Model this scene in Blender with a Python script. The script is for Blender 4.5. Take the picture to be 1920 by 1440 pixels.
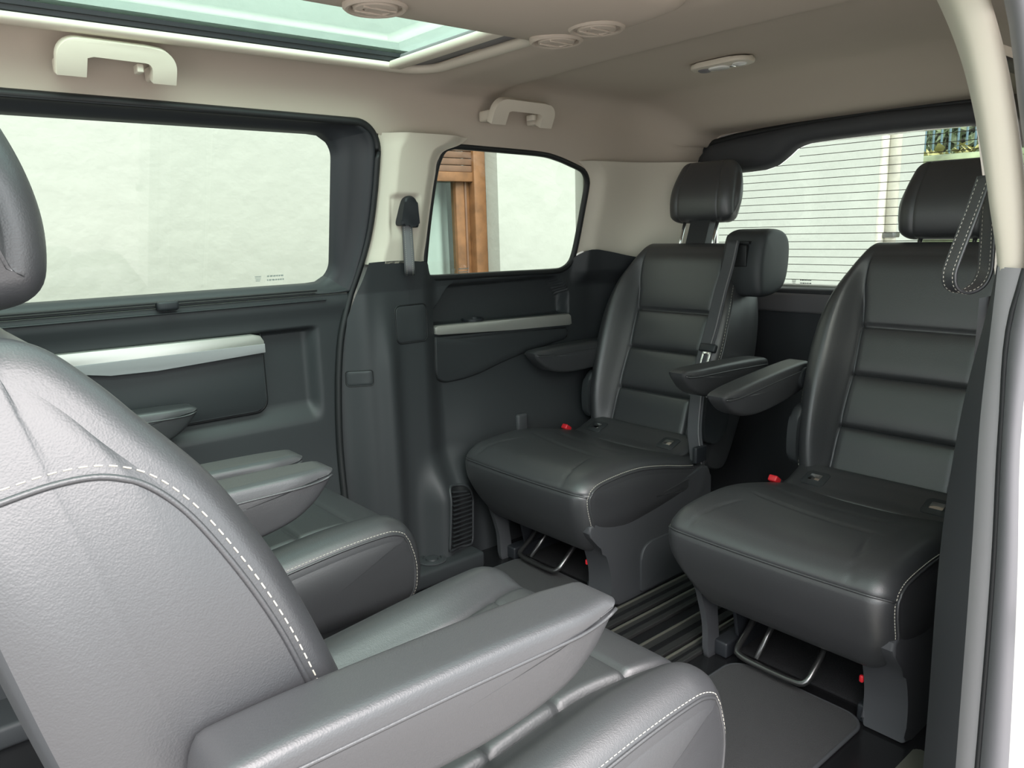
import bpy, bmesh, math, random
import numpy as np
from mathutils import Matrix, Vector
from mathutils.bvhtree import BVHTree

for _o in list(bpy.data.objects):
    bpy.data.objects.remove(_o)
scene = bpy.context.scene
COL = scene.collection
random.seed(7)
rng = np.random.default_rng(7)

# ---------------------------------------------------------------- camera
# world: x = towards the rear of the van, y = across it (away from the open
# near-side door), z = up; z = 0 is the van floor.
CAM = (0.0, 0.0, 1.13)
FPX = 1442.0
_d1 = Vector((2700 - 960, 378 - 720, FPX)).normalized()
_d2 = Vector((-290 - 960, 465 - 720, FPX)).normalized()
_d2 = (_d2 - _d1 * _d1.dot(_d2)).normalized()
_up = _d1.cross(_d2)
if _up.y > 0:
    _up = -_up
_R = Matrix((_d1, _d2, _up)).transposed()          # world -> camera (x right, y down, z forward)
_M = Matrix((_R[0], -_R[1], -_R[2])).transposed().to_4x4()
_M.translation = Vector(CAM)
cam_data = bpy.data.cameras.new('camera')
cam_data.sensor_width = 36.0
cam_data.lens = 36.0 * FPX / 1920.0
cam_data.clip_start = 0.02
cam = bpy.data.objects.new('camera', cam_data)
cam.matrix_world = _M
COL.objects.link(cam)
scene.camera = cam

# ---------------------------------------------------------------- world, light, exposure
world = bpy.data.worlds.new('overcast_sky')
scene.world = world
world.use_nodes = True
_bg = world.node_tree.nodes['Background']
_bg.inputs[0].default_value = (0.90, 0.98, 1.0, 1)
_bg.inputs[1].default_value = 2.0
sun_d = bpy.data.lights.new('soft_sun', 'SUN')
sun_d.energy = 7.0
sun_d.angle = math.radians(70)
sun_d.color = (1.0, 0.91, 0.90)
sun = bpy.data.objects.new('soft_sun', sun_d)
sun.rotation_euler = Vector((0.22, 0.55, -0.80)).to_track_quat('-Z', 'Y').to_euler()
COL.objects.link(sun)
vs = scene.view_settings
vs.view_transform = 'Standard'
vs.look = 'None'
vs.exposure = 0.72
vs.gamma = 1.0
vs.use_curve_mapping = False

# ---------------------------------------------------------------- materials
MATS = {}


def mat(name, col, rough=0.5, metal=0.0, spec=0.5, bump=None, var=None, coat=0.0, sheen=0.0):
    """bump=(kind, scale, strength, distance); var=(scale, amount) colour mottling."""
    m = bpy.data.materials.new(name)
    m.use_nodes = True
    nt = m.node_tree
    p = nt.nodes['Principled BSDF']
    p.inputs['Base Color'].default_value = (*col, 1)
    p.inputs['Roughness'].default_value = rough
    p.inputs['Metallic'].default_value = metal
    p.inputs['Specular IOR Level'].default_value = spec
    p.inputs['Coat Weight'].default_value = coat
    p.inputs['Sheen Weight'].default_value = sheen
    tc = nt.nodes.new('ShaderNodeTexCoord')
    if bump:
        kind, sc, st, dist = bump
        b = nt.nodes.new('ShaderNodeBump')
        b.inputs['Strength'].default_value = st
        b.inputs['Distance'].default_value = dist
        if kind == 'voronoi':
            t = nt.nodes.new('ShaderNodeTexVoronoi')
            t.feature = 'SMOOTH_F1'
            t.inputs['Scale'].default_value = sc
            n2 = nt.nodes.new('ShaderNodeTexNoise')
            n2.inputs['Scale'].default_value = sc * 0.35
            n2.inputs['Detail'].default_value = 4
            ad = nt.nodes.new('ShaderNodeMath')
            ad.operation = 'ADD'
            nt.links.new(tc.outputs['Object'], n2.inputs['Vector'])
            nt.links.new(t.outputs['Distance'], ad.inputs[0])
            nt.links.new(n2.outputs['Fac'], ad.inputs[1])
            out = ad.outputs[0]
        else:
            t = nt.nodes.new('ShaderNodeTexNoise')
            t.inputs['Scale'].default_value = sc
            t.inputs['Detail'].default_value = 4
            out = t.outputs['Fac']
        nt.links.new(tc.outputs['Object'], t.inputs['Vector'])
        nt.links.new(out, b.inputs['Height'])
        nt.links.new(b.outputs['Normal'], p.inputs['Normal'])
    if var:
        sc, am = var
        n = nt.nodes.new('ShaderNodeTexNoise')
        n.inputs['Scale'].default_value = sc
        n.inputs['Detail'].default_value = 6
        nt.links.new(tc.outputs['Object'], n.inputs['Vector'])
        r = nt.nodes.new('ShaderNodeValToRGB')
        r.color_ramp.elements[0].position = 0.3
        r.color_ramp.elements[1].position = 0.7
        r.color_ramp.elements[0].color = (*[max(0, c * (1 - am)) for c in col], 1)
        r.color_ramp.elements[1].color = (*[min(1, c * (1 + am)) for c in col], 1)
        nt.links.new(n.outputs['Fac'], r.inputs['Fac'])
        nt.links.new(r.outputs['Color'], p.inputs['Base Color'])
    MATS[name] = m
    return m


def glass(name, tint, refl=1.0):
    m = bpy.data.materials.new(name)
    m.use_nodes = True
    nt = m.node_tree
    nt.nodes.clear()
    o = nt.nodes.new('ShaderNodeOutputMaterial')
    mix = nt.nodes.new('ShaderNodeMixShader')
    tr = nt.nodes.new('ShaderNodeBsdfTransparent')
    gl = nt.nodes.new('ShaderNodeBsdfGlossy')
    lw = nt.nodes.new('ShaderNodeLayerWeight')          # two-sided Schlick reflectance
    lw.inputs['Blend'].default_value = 0.5
    pw = nt.nodes.new('ShaderNodeMath')
    pw.operation = 'POWER'
    pw.inputs[1].default_value = 5.0
    fr = nt.nodes.new('ShaderNodeMath')
    fr.operation = 'MULTIPLY_ADD'
    fr.inputs[1].default_value = 0.92
    fr.inputs[2].default_value = 0.04
    nt.links.new(lw.outputs['Facing'], pw.inputs[0])
    nt.links.new(pw.outputs[0], fr.inputs[0])
    tr.inputs['Color'].default_value = (*tint, 1)
    gl.inputs['Roughness'].default_value = 0.02
    gl.inputs['Color'].default_value = (refl, refl, refl, 1)
    nt.links.new(fr.outputs[0], mix.inputs[0])
    nt.links.new(tr.outputs[0], mix.inputs[1])
    nt.links.new(gl.outputs[0], mix.inputs[2])
    nt.links.new(mix.outputs[0], o.inputs[0])
    MATS[name] = m
    return m


mat('leather', (0.035, 0.036, 0.039), 0.42, spec=1.0, bump=('voronoi', 620, 0.16, 0.0010))
mat('leather_perforated', (0.034, 0.036, 0.038), 0.45, spec=0.9, bump=('voronoi', 300, 0.20, 0.0010))
mat('plastic', (0.030, 0.033, 0.036), 0.52, spec=0.5, bump=('noise', 900, 0.12, 0.0006))
mat('plastic_grey', (0.048, 0.050, 0.055), 0.55, spec=0.5, bump=('noise', 900, 0.15, 0.0006))
mat('plastic_soft', (0.17, 0.163, 0.17), 0.5, bump=('noise', 700, 0.2, 0.0006))
mat('frame_black', (0.016, 0.018, 0.022), 0.5, bump=('noise', 900, 0.1, 0.0005))
mat('rubber', (0.010, 0.011, 0.012), 0.55)
mat('seal_grey', (0.16, 0.158, 0.168), 0.45)
mat('headliner', (0.50, 0.435, 0.365), 0.95, spec=0.15, bump=('noise', 600, 0.2, 0.0008), var=(3, 0.03))
mat('trim_light', (0.64, 0.585, 0.49), 0.55, spec=0.4, bump=('noise', 800, 0.08, 0.0005))
mat('silver', (0.56, 0.55, 0.51), 0.34, metal=0.65)
mat('chrome', (0.80, 0.80, 0.80), 0.12, metal=1.0)
mat('steel_dark', (0.16, 0.16, 0.16), 0.28, metal=0.9)
mat('rail_metal', (0.06, 0.06, 0.06), 0.42, metal=0.6)
mat('rail_edge', (0.24, 0.235, 0.20), 0.4, metal=0.7)
mat('carpet', (0.027, 0.027, 0.029), 0.98, spec=0.1, bump=('noise', 700, 0.9, 0.003), var=(400, 0.35), sheen=0.1)
mat('floor_black', (0.010, 0.010, 0.011), 0.22, spec=0.6, bump=('noise', 300, 0.15, 0.0006))
mat('floor_carpet', (0.024, 0.024, 0.026), 0.9, spec=0.2, bump=('noise', 500, 0.8, 0.002), var=(300, 0.3))
mat('thread', (0.50, 0.48, 0.41), 0.8)
mat('trim_grey', (0.30, 0.29, 0.30), 0.55, bump=('noise', 700, 0.25, 0.0006))
mat('belt', (0.055, 0.056, 0.062), 0.6, bump=('noise', 1200, 0.4, 0.0006))
mat('red', (0.62, 0.02, 0.03), 0.35)
mat('body_white', (0.70, 0.685, 0.65), 0.25, coat=0.5)
mat('lens', (0.75, 0.75, 0.72), 0.15)
mat('plaster', (0.375, 0.395, 0.365), 0.9, spec=0.2, bump=('noise', 9, 0.35, 0.02), var=(2.0, 0.03))
mat('plaster_dirty', (0.62, 0.61, 0.55), 0.9, spec=0.2, bump=('noise', 9, 0.3, 0.02), var=(5.0, 0.18))
mat('pipe', (0.55, 0.53, 0.46), 0.6, var=(6.0, 0.2))
mat('wood', (0.19, 0.090, 0.038), 0.5, var=(18.0, 0.25))
mat('wood_shutter', (0.165, 0.092, 0.058), 0.55, var=(10.0, 0.15))
mat('curtain', (0.50, 0.54, 0.52), 0.8)
mat('asphalt', (0.36, 0.34, 0.325), 0.95, var=(14.0, 0.2), bump=('noise', 120, 0.5, 0.01))
mat('fence_blue', (0.12, 0.20, 0.25), 0.5)
mat('leaf', (0.20, 0.24, 0.14), 0.7, var=(3.0, 0.5))
mat('leaf_yellow', (0.34, 0.32, 0.13), 0.7, var=(3.0, 0.4))
mat('stamp', (0.30, 0.33, 0.31), 0.6)
mat('heater', (0.10, 0.08, 0.06), 0.5)
glass('glass_side', (0.57, 0.63, 0.565))
glass('glass_roof', (0.45, 0.63, 0.56))
glass('glass_rear', (0.48, 0.53, 0.485))
glass('glass_house', (0.80, 0.88, 0.86))


# ---------------------------------------------------------------- helpers
def obj(name, verts, faces, m, parent=None, smooth=True, loc=None):
    me = bpy.data.meshes.new(name)
    me.from_pydata([tuple(map(float, v)) for v in verts], [], [tuple(map(int, f)) for f in faces])
    me.materials.append(MATS[m])
    if smooth:
        me.polygons.foreach_set('use_smooth', [True] * len(me.polygons))
    me.update()
    o = bpy.data.objects.new(name, me)
    COL.objects.link(o)
    if parent:
        o.parent = parent
    if loc:
        o.location = loc
    return o


def from_bm(name, bm, m, parent=None, smooth=False, angle=None):
    bmesh.ops.recalc_face_normals(bm, faces=bm.faces[:])
    me = bpy.data.meshes.new(name)
    if angle is not None:
        for f in bm.faces:
            f.smooth = True
        for e in bm.edges:
            if len(e.link_faces) == 2 and e.calc_face_angle(0) > angle:
                e.smooth = False
    elif smooth:
        for f in bm.faces:
            f.smooth = True
    bm.to_mesh(me)
    bm.free()
    me.materials.append(MATS[m])
    o = bpy.data.objects.new(name, me)
    COL.objects.link(o)
    if parent:
        o.parent = parent
    return o


def empty(name, loc=(0, 0, 0), rz=0.0):
    o = bpy.data.objects.new(name, None)
    o.empty_display_size = 0.05
    o.location = loc
    o.rotation_euler = (0, 0, rz)
    COL.objects.link(o)
    return o


def tag(o, label=None, cat=None, group=None, kind=None):
    if label:
        o['label'] = label
    if cat:
        o['category'] = cat
    if group:
        o['group'] = group
    if kind:
        o['kind'] = kind
    return o


def sstep(a, b, x):
    t = np.clip((np.asarray(x, float) - a) / (b - a), 0, 1)
    return t * t * (3 - 2 * t)


def interp(pts):
    xs = [p[0] for p in pts]
    ys = [p[1] for p in pts]
    return lambda x: np.interp(x, xs, ys)


def sinterp(pts):
    """smooth (monotone-ish cosine) interpolation"""
    xs = np.array([p[0] for p in pts], float)
    ys = np.array([p[1] for p in pts], float)

    def f(x):
        x = np.asarray(x, float)
        i = np.clip(np.searchsorted(xs, x) - 1, 0, len(xs) - 2)
        t = np.clip((x - xs[i]) / (xs[i + 1] - xs[i]), 0, 1)
        d = np.gradient(ys, xs)
        h = xs[i + 1] - xs[i]
        t2, t3 = t * t, t * t * t
        return (2 * t3 - 3 * t2 + 1) * ys[i] + (t3 - 2 * t2 + t) * h * d[i] + (-2 * t3 + 3 * t2) * ys[i + 1] + (t3 - t2) * h * d[i + 1]
    return f


def grid_faces(nu, nv, close_u=False, skip=None):
    F = []
    for i in range(nu if close_u else nu - 1):
        for j in range(nv - 1):
            if skip and skip(i, j):
                continue
            a = i * nv + j
            b = ((i + 1) % nu) * nv + j
            F.append((a, b, b + 1, a + 1))
    return F


def patch(name, fn, us, vs_, m, parent=None, skip=None):
    """fn(u, v) -> (x, y, z) over a grid"""
    V = [fn(u, v) for u in us for v in vs_]
    sk = (lambda i, j: skip((us[i] + us[i + 1]) / 2, (vs_[j] + vs_[j + 1]) / 2)) if skip else None
    return obj(name, V, grid_faces(len(us), len(vs_), skip=sk), m, parent)


def catmull(pts, n, closed=True):
    P = np.array(pts, float)
    k = len(P)
    out = []
    seg = k if closed else k - 1
    for i in range(seg):
        if closed:
            p0, p1, p2, p3 = P[(i - 1) % k], P[i], P[(i + 1) % k], P[(i + 2) % k]
        else:
            p0, p1, p2, p3 = P[max(i - 1, 0)], P[i], P[i + 1], P[min(i + 2, k - 1)]
        for t in np.linspace(0, 1, 24, endpoint=False):
            out.append(0.5 * ((2 * p1) + (-p0 + p2) * t + (2 * p0 - 5 * p1 + 4 * p2 - p3) * t * t + (-p0 + 3 * p1 - 3 * p2 + p3) * t ** 3))
    if not closed:
        out.append(P[-1])
    return resample(out, n, closed)


def resample(pts, n, closed=False):
    P = np.array(pts, float)
    if closed:
        P = np.vstack([P, P[:1]])
    d = np.r_[0, np.cumsum(np.linalg.norm(np.diff(P, axis=0), axis=1))]
    s = np.linspace(0, d[-1], n, endpoint=not closed)
    return np.stack([np.interp(s, d, P[:, c]) for c in range(P.shape[1])], 1)


def rrect(x0, x1, y0, y1, r, n=6):
    if not isinstance(r, (tuple, list)):
        r = (r,) * 4                       # corner radii: x1y0, x1y1, x0y1, x0y0
    out = []
    for (cx, cy, a0, rr) in ((x1 - r[0], y0 + r[0], -90, r[0]), (x1 - r[1], y1 - r[1], 0, r[1]),
                             (x0 + r[2], y1 - r[2], 90, r[2]), (x0 + r[3], y0 + r[3], 180, r[3])):
        for k in range(n + 1):
            a = math.radians(a0 + 90 * k / n)
            out.append((cx + rr * math.cos(a), cy + rr * math.sin(a)))
    return out


def frame_of(T):
    T = T / np.linalg.norm(T)
    ref = np.array([0, 0, 1.0]) if abs(T[2]) < 0.9 else np.array([1.0, 0, 0])
    a = np.cross(T, ref)
    a /= np.linalg.norm(a)
    return a, np.cross(T, a)


def tube(name, pts, r, m, parent=None, n=8, closed=False, flat=1.0):
    P = np.array(pts, float)
    k = len(P)
    V, F = [], []
    pa = None
    for i in range(k):
        if closed:
            T = P[(i + 1) % k] - P[i - 1]
        else:
            T = P[min(i + 1, k - 1)] - P[max(i - 1, 0)]
        T = T / (np.linalg.norm(T) + 1e-12)
        if pa is None:
            a, b = frame_of(T)
        else:
            a = pa - T * pa.dot(T)
            a /= np.linalg.norm(a) + 1e-12
            b = np.cross(T, a)
        pa = a
        for q in range(n):
            t = 2 * math.pi * q / n
            V.append(P[i] + r * (math.cos(t) * a + flat * math.sin(t) * b))
    for i in range(k if closed else k - 1):
        for q in range(n):
            i2 = (i + 1) % k
            F.append((i * n + q, i * n + (q + 1) % n, i2 * n + (q + 1) % n, i2 * n + q))
    if not closed:
        F.append(tuple(range(n))[::-1])
        F.append(tuple((k - 1) * n + q for q in range(n)))
    return obj(name, V, F, m, parent)


def ribbon(name, pts, side, width, thick, m, parent=None):
    """flat band along pts; side = per-point (or one) lateral direction"""
    P = np.array(pts, float)
    k = len(P)
    S = np.array(side, float)
    if S.ndim == 1:
        S = np.tile(S, (k, 1))
    V, F = [], []
    for i in range(k):
        T = P[min(i + 1, k - 1)] - P[max(i - 1, 0)]
        T /= np.linalg.norm(T) + 1e-12
        s = S[i] - T * S[i].dot(T)
        s /= np.linalg.norm(s) + 1e-12
        nn = np.cross(T, s)
        for (a, b) in ((-1, -1), (-.9, -1.3), (.9, -1.3), (1, -1), (1, 1), (.9, 1.3), (-.9, 1.3), (-1, 1)):
            V.append(P[i] + s * a * width / 2 + nn * b * thick / 2)
    n = 8
    for i in range(k - 1):
        for q in range(n):
            F.append((i * n + q, i * n + (q + 1) % n, (i + 1) * n + (q + 1) % n, (i + 1) * n + q))
    F.append(tuple(range(n))[::-1])
    F.append(tuple((k - 1) * n + q for q in range(n)))
    return obj(name, V, F, m, parent)


def stitches(name, pts, parent=None, L=0.0055, gap=0.0035, r=0.0008, m='thread'):
    P = np.array(pts, float)
    d = np.r_[0, np.cumsum(np.linalg.norm(np.diff(P, axis=0), axis=1))]
    V, F = [], []
    s = 0.0
    while s + L < d[-1]:
        q = [np.array([np.interp(t, d, P[:, c]) for c in range(3)]) for t in (s, s + L)]
        T = q[1] - q[0]
        a, b = frame_of(T)
        o = len(V)
        for w in (q[0], q[1]):
            for (ca, cb) in ((1, 0), (0, 1), (-1, 0), (0, -1)):
                V.append(w + r * (ca * a + cb * b))
        for e in range(4):
            F.append((o + e, o + (e + 1) % 4, o + 4 + (e + 1) % 4, o + 4 + e))
        F += [(o + 3, o + 2, o + 1, o), (o + 4, o + 5, o + 6, o + 7)]
        s += L + gap
    return obj(name, V, F, m, parent, smooth=False)


def slab(name, poly, origin, ea, eb, thick, m, parent=None, bevel=0.0, seg=2, angle=0.6):
    """polygon (a,b) extruded by thick along ea x eb; bevelled"""
    ea, eb = Vector(ea), Vector(eb)
    en = ea.cross(eb).normalized()
    O = Vector(origin)
    bm = bmesh.new()
    v0 = [bm.verts.new(O + ea * a + eb * b) for a, b in poly]
    v1 = [bm.verts.new(O + ea * a + eb * b + en * thick) for a, b in poly]
    n = len(poly)
    bm.faces.new(v0[::-1])
    bm.faces.new(v1)
    rim = []
    for i in range(n):
        bm.faces.new((v0[i], v0[(i + 1) % n], v1[(i + 1) % n], v1[i]))
    if bevel:
        bm.edges.ensure_lookup_table()
        s0, s1 = set(v0), set(v1)
        rim = [e for e in bm.edges if (e.verts[0] in s0 and e.verts[1] in s0) or (e.verts[0] in s1 and e.verts[1] in s1)]
        bmesh.ops.bevel(bm, geom=rim, offset=bevel, segments=seg, profile=0.5, affect='EDGES', clamp_overlap=True)
    return from_bm(name, bm, m, parent, angle=angle)


def rbox(name, lo, hi, r, m, parent=None, seg=3):
    bm = bmesh.new()
    bmesh.ops.create_cube(bm, size=1)
    lo, hi = Vector(lo), Vector(hi)
    for v in bm.verts:
        v.co = Vector((lo[i] + (v.co[i] + 0.5) * (hi[i] - lo[i]) for i in range(3)))
    if r:
        bmesh.ops.bevel(bm, geom=bm.edges[:], offset=r, segments=seg, profile=0.5, affect='EDGES', clamp_overlap=True)
    return from_bm(name, bm, m, parent, angle=0.7)


def lathe(name, prof, centre, axis, m, parent=None, n=32):
    ax = np.array(axis, float)
    ax /= np.linalg.norm(ax)
    a, b = frame_of(ax)
    V, F = [], []
    for (r, h) in prof:
        for q in range(n):
            t = 2 * math.pi * q / n
            V.append(np.array(centre) + ax * h + r * (math.cos(t) * a + math.sin(t) * b))
    for i in range(len(prof) - 1):
        for q in range(n):
            F.append((i * n + q, i * n + (q + 1) % n, (i + 1) * n + (q + 1) % n, (i + 1) * n + q))
    F.append(tuple(range(n))[::-1])
    F.append(tuple((len(prof) - 1) * n + q for q in range(n)))
    bm = bmesh.new()
    vs_ = [bm.verts.new(tuple(map(float, v))) for v in V]
    for f in F:
        try:
            bm.faces.new([vs_[i] for i in f])
        except ValueError:
            pass
    return from_bm(name, bm, m, parent, angle=0.5)


def outline_normals(P):
    T = np.roll(P, -1, 0) - np.roll(P, 1, 0)
    T /= np.linalg.norm(T, axis=1)[:, None] + 1e-12
    N = np.stack([T[:, 1], -T[:, 0]], 1)
    area = 0.5 * np.sum(P[:, 0] * np.roll(P[:, 1], -1) - np.roll(P[:, 0], -1) * P[:, 1])
    return N if area > 0 else -N


def upholster(prof, Ts, inset, shape, cap_bulge=0.01, caps=(0.93, 0.8, 0.6, 0.4, 0.2, 0.05), iw=None):
    """sweep a closed side profile (a, b) across T in [-1, 1].
    shape(a, b, na, nb, T) -> (a, l, b) arrays. Returns verts (M,N,3) grid incl. caps, and the T of each column."""
    Nn = outline_normals(prof)
    iw = np.ones(len(prof)) if iw is None else iw
    cols, tv, capflag = [], [], []
    cen = prof.mean(0)
    for T in Ts:
        p = prof - Nn * inset(abs(T)) * iw[:, None]
        cols.append(np.stack(shape(p[:, 0], p[:, 1], Nn[:, 0], Nn[:, 1], np.full(len(p), T), 1.0), 1))
        tv.append(T)
        capflag.append(False)
    for side in (-1, 1):
        p = prof - Nn * inset(1.0) * iw[:, None]
        rows = []
        for s in caps:
            q = cen + (p - cen) * s
            c = np.stack(shape(q[:, 0], q[:, 1], Nn[:, 0], Nn[:, 1], np.full(len(p), float(side)), s), 1)
            c[:, 1] += side * cap_bulge * (1 - s ** 3)
            rows.append(c)
        if side == -1:
            cols = rows[::-1] + cols
            tv = [-1.01] * len(rows) + tv
            capflag = [True] * len(rows) + capflag
        else:
            cols = cols + rows
            tv = tv + [1.01] * len(rows)
            capflag = capflag + [True] * len(rows)
    return np.array(cols), np.array(tv), np.array(capflag), Nn


def split_parts(G, region, parts, parent):
    """G: (M,N,3) grid closed along N. region(j, i) -> key. parts[key] = (name, material, parent key or None)."""
    M, N, _ = G.shape
    groups = {}
    for j in range(M - 1):
        for i in range(N):
            k = region(j, i)
            groups.setdefault(k, []).append((j * N + i, (j + 1) * N + i, (j + 1) * N + (i + 1) % N, j * N + (i + 1) % N))
    flat = G.reshape(-1, 3)
    made = {}
    for k in parts:
        if k not in groups:
            continue
        F = groups[k]
        ek = parts['_endkey']
        ek = ek if isinstance(ek, tuple) else (ek, ek)
        if k == ek[0]:
            F = F + [tuple(range(N))]
        if k == ek[1]:
            F = F + [tuple((M - 1) * N + i for i in range(N))[::-1]]
        used = sorted({v for f in F for v in f})
        mp = {v: n for n, v in enumerate(used)}
        name, m, pk = parts[k]
        made[k] = obj(name, flat[used], [[mp[v] for v in f] for f in F], m, made[pk] if pk is not None else parent)
    return made


def copy_tree(o, parent=None):
    c = o.copy()
    COL.objects.link(c)
    c.parent = parent
    for ch in o.children:
        copy_tree(ch, c)
    return c


# ================================================================= the van shell
XS = sinterp([(-0.1, 1.06), (0.386, 1.06), (0.6, 1.066), (0.75, 1.08), (0.83, 1.094), (0.922, 1.124), (1.0, 1.153), (1.109, 1.186), (1.25, 1.204), (1.34, 1.208), (1.5, 1.21)])


def yw(z):
    return 2.10 - 0.2 * np.maximum(0, np.asarray(z, float) - 0.95)


def lin(a, b, n):
    return list(np.linspace(a, b, n))


# ---- floor
floor = tag(empty('floor'), kind='structure')
bm = bmesh.new()
bmesh.ops.create_cube(bm, size=1)
for v in bm.verts:
    v.co = Vector((-1.2 + (v.co.x + .5) * 3.85, 0.42 + (v.co.y + .5) * 1.70, -0.06 + (v.co.z + .5) * 0.06))
from_bm('floor_pan', bm, 'floor_black', floor)
slab('carpet_section', rrect(1.66, 2.58, 0.62, 1.10, 0.03), (0, 0, 0.0), (1, 0, 0), (0, 1, 0), 0.006, 'floor_carpet', floor, 0.002)
slab('carpet_section', rrect(1.66, 2.58, 1.52, 1.98, 0.03), (0, 0, 0.0), (1, 0, 0), (0, 1, 0), 0.006, 'floor_carpet', floor, 0.002)
# sill of the open near-side doorway
rbox('door_sill', (-1.2, 0.30, -0.08), (1.62, 0.56, -0.012), 0.012, 'plastic_grey', floor)
slab('sill_plate', rrect(0.2, 1.60, 0.44, 0.58, 0.01), (0, 0, -0.012), (1, 0, 0), (0, 1, 0), 0.016, 'rail_edge', floor, 0.004)

# ---- far-side sliding door
door = tag(empty('door_1'), kind='structure')
REC = lambda x, z: sstep(1.03, 0.99, x) * sstep(0.575, 0.645, z) * sstep(0.868, 0.850, z)


def door_y(x, z):
    return float(2.10 + 0.032 * REC(x, z) - 0.012 * np.exp(-((z - 0.93) / 0.03) ** 2) - 0.02 * sstep(0.5, 0.2, z))


zs = sorted(set(lin(0.03, 0.955, 70) + lin(0.57, 0.66, 14) + lin(0.845, 0.875, 8)))
us = [0, .1, .2, .3, .4] + lin(.5, .9, 24) + lin(.905, 1, 30)
patch('door_panel', lambda u, z: (-1.1 + (float(XS(z)) - 0.006 + 1.1) * u, door_y(-1.1 + (float(XS(z)) + 1.1) * u, z), z), us, zs, 'plastic', door)

# window surround ring (outer: along the seal, inner: at the glass)
def arc(cx, cz, r, a0, a1, n=10):
    return [(cx + r * math.cos(math.radians(a)), cz + r * math.sin(math.radians(a))) for a in np.linspace(a0, a1, n)]


ro = 0.075
out_right = [(float(XS(z)), z) for z in lin(0.955, 1.362, 24)] + arc(1.208 - ro, 1.436 - ro, ro, 0, 45)
out_top = arc(1.208 - ro, 1.436 - ro, ro, 45, 90) + [(-1.1, 1.446)]
out_bot = [(-1.1, 0.955), (float(XS(0.955)), 0.955)]
ri = 0.062
in_right = arc(1.086 - ri, 0.990 + ri, ri, -45, 0) + arc(1.086 - ri, 1.402 - ri, ri, 0, 45)
in_top = arc(1.086 - ri, 1.402 - ri, ri, 45, 90) + [(-0.8, 1.408)]
in_bot = [(-0.8, 0.992), (1.086 - ri, 0.990)] + arc(1.086 - ri, 0.990 + ri, ri, -90, -45)[1:]
segs = [(out_bot, in_bot, 60), (out_right, in_right, 60), (out_top, in_top, 60)]
prof = [(0.0, 0.0), (0.06, -0.010), (0.14, -0.012), (0.22, -0.004), (0.32, 0.004), (0.6, 0.012), (0.85, 0.020), (0.93, 0.030), (1.0, 0.045)]


def ring_part(name, osg, isg, n, m, parent):
    A, B = resample(osg, n), resample(isg, n)
    V = []
    for a, b in zip(A, B):
        for (t, d) in prof:
            x, z = a + (b - a) * t
            V.append((x, float(yw(z)) + d, z))
    return obj(name, V, grid_faces(n, len(prof)), m, parent)


ring_part('window_sill_trim', *segs[0], 'plastic', door)
r0, r1 = resample(out_right, 60), resample(in_right, 60)
ring_part('window_frame', out_right, in_right, 60, 'frame_black', door)
ring_part('window_frame', out_top, in_top, 60, 'frame_black', door)
# blind slot and its pull tab on the sill
rbox('blind_slot', (-0.6, 2.078, 0.967), (1.02, 2.094, 0.9725), 0.002, 'rubber', door)
rbox('blind_tab', (0.575, 2.066, 0.949), (0.628, 2.094, 0.974), 0.007, 'frame_black', door)
rbox('sill_lip', (-0.8, 2.082, 0.938), (1.05, 2.100, 0.944), 0.003, 'plastic', door)
# silver strip, storage pocket
SILV = [(0.20, 0.868), (0.82, 0.862), (0.842, 0.856), (0.851, 0.840), (0.851, 0.812), (0.70, 0.808), (0.56, 0.802), (0.45, 0.806), (0.38, 0.822), (0.20, 0.83)]
st = slab('silver_strip', SILV, (0, 2.112, 0), (1, 0, 0), (0, 0, 1), 0.028, 'silver', door, 0.006)
slab('strip_lower_face', [(0.20, 0.836), (0.851, 0.833), (0.851, 0.808), (0.70, 0.803), (0.56, 0.797), (0.45, 0.80), (0.36, 0.816), (0.20, 0.826)], (0, 2.0995, 0), (1, 0, 0), (0, 0, 1), 0.0185, 'trim_grey', st, 0.004)
slab('pocket_cover', rrect(0.05, 0.850, 0.640, 0.803, (0.03, 0.004, 0.03, 0.03)), (0, 2.118, 0), (1, 0, 0), (0, 0, 1), 0.012, 'plastic', door, 0.003)
rim = rrect(0.05, 0.856, 0.634, 0.868, (0.034, 0.02, 0.03, 0.03), 8)
tube('pocket_joint', [(a, 2.121, b) for a, b in rim], 0.004, 'rubber', door, n=6, closed=True)
# far door glass
win1 = tag(empty('window_1'), kind='structure')
gl = rrect(-0.80, 1.092, 0.985, 1.408, ri, 10)
obj('pane', [(a, float(yw(b)) + 0.046, b) for a, b in gl], [tuple(range(len(gl)))], 'glass_side', win1, smooth=False)


def stamp(parent, fn, s=1.0):
    """faint maker's stamp in the glass corner: a small crest and two short lines"""
    V, F = [], []

    def q(a0, a1, b0, b1):
        o = len(V)
        V.extend([fn(a0, b0), fn(a1, b0), fn(a1, b1), fn(a0, b1)])
        F.append((o, o + 1, o + 2, o + 3))
    for k in range(4):
        q(-0.008 + k * 0.0008, 0.008 - k * 0.0008, 0.004 - k * 0.0042, 0.0058 - k * 0.0042)
    for row, z0 in ((0, 0.002), (1, -0.009)):
        a = 0.022
        while a < 0.062:
            w = 0.003 + 0.004 * rng.random()
            q(a, min(a + w, 0.064), z0, z0 + 0.0042)
            a += w + 0.0016
    return obj('glass_stamp', V, F, 'stamp', parent, smooth=False)


stamp(win1, lambda a, b: (0.868 + a * 1.2, float(yw(1.013 + b)) + 0.044, 1.013 + b))
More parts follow.
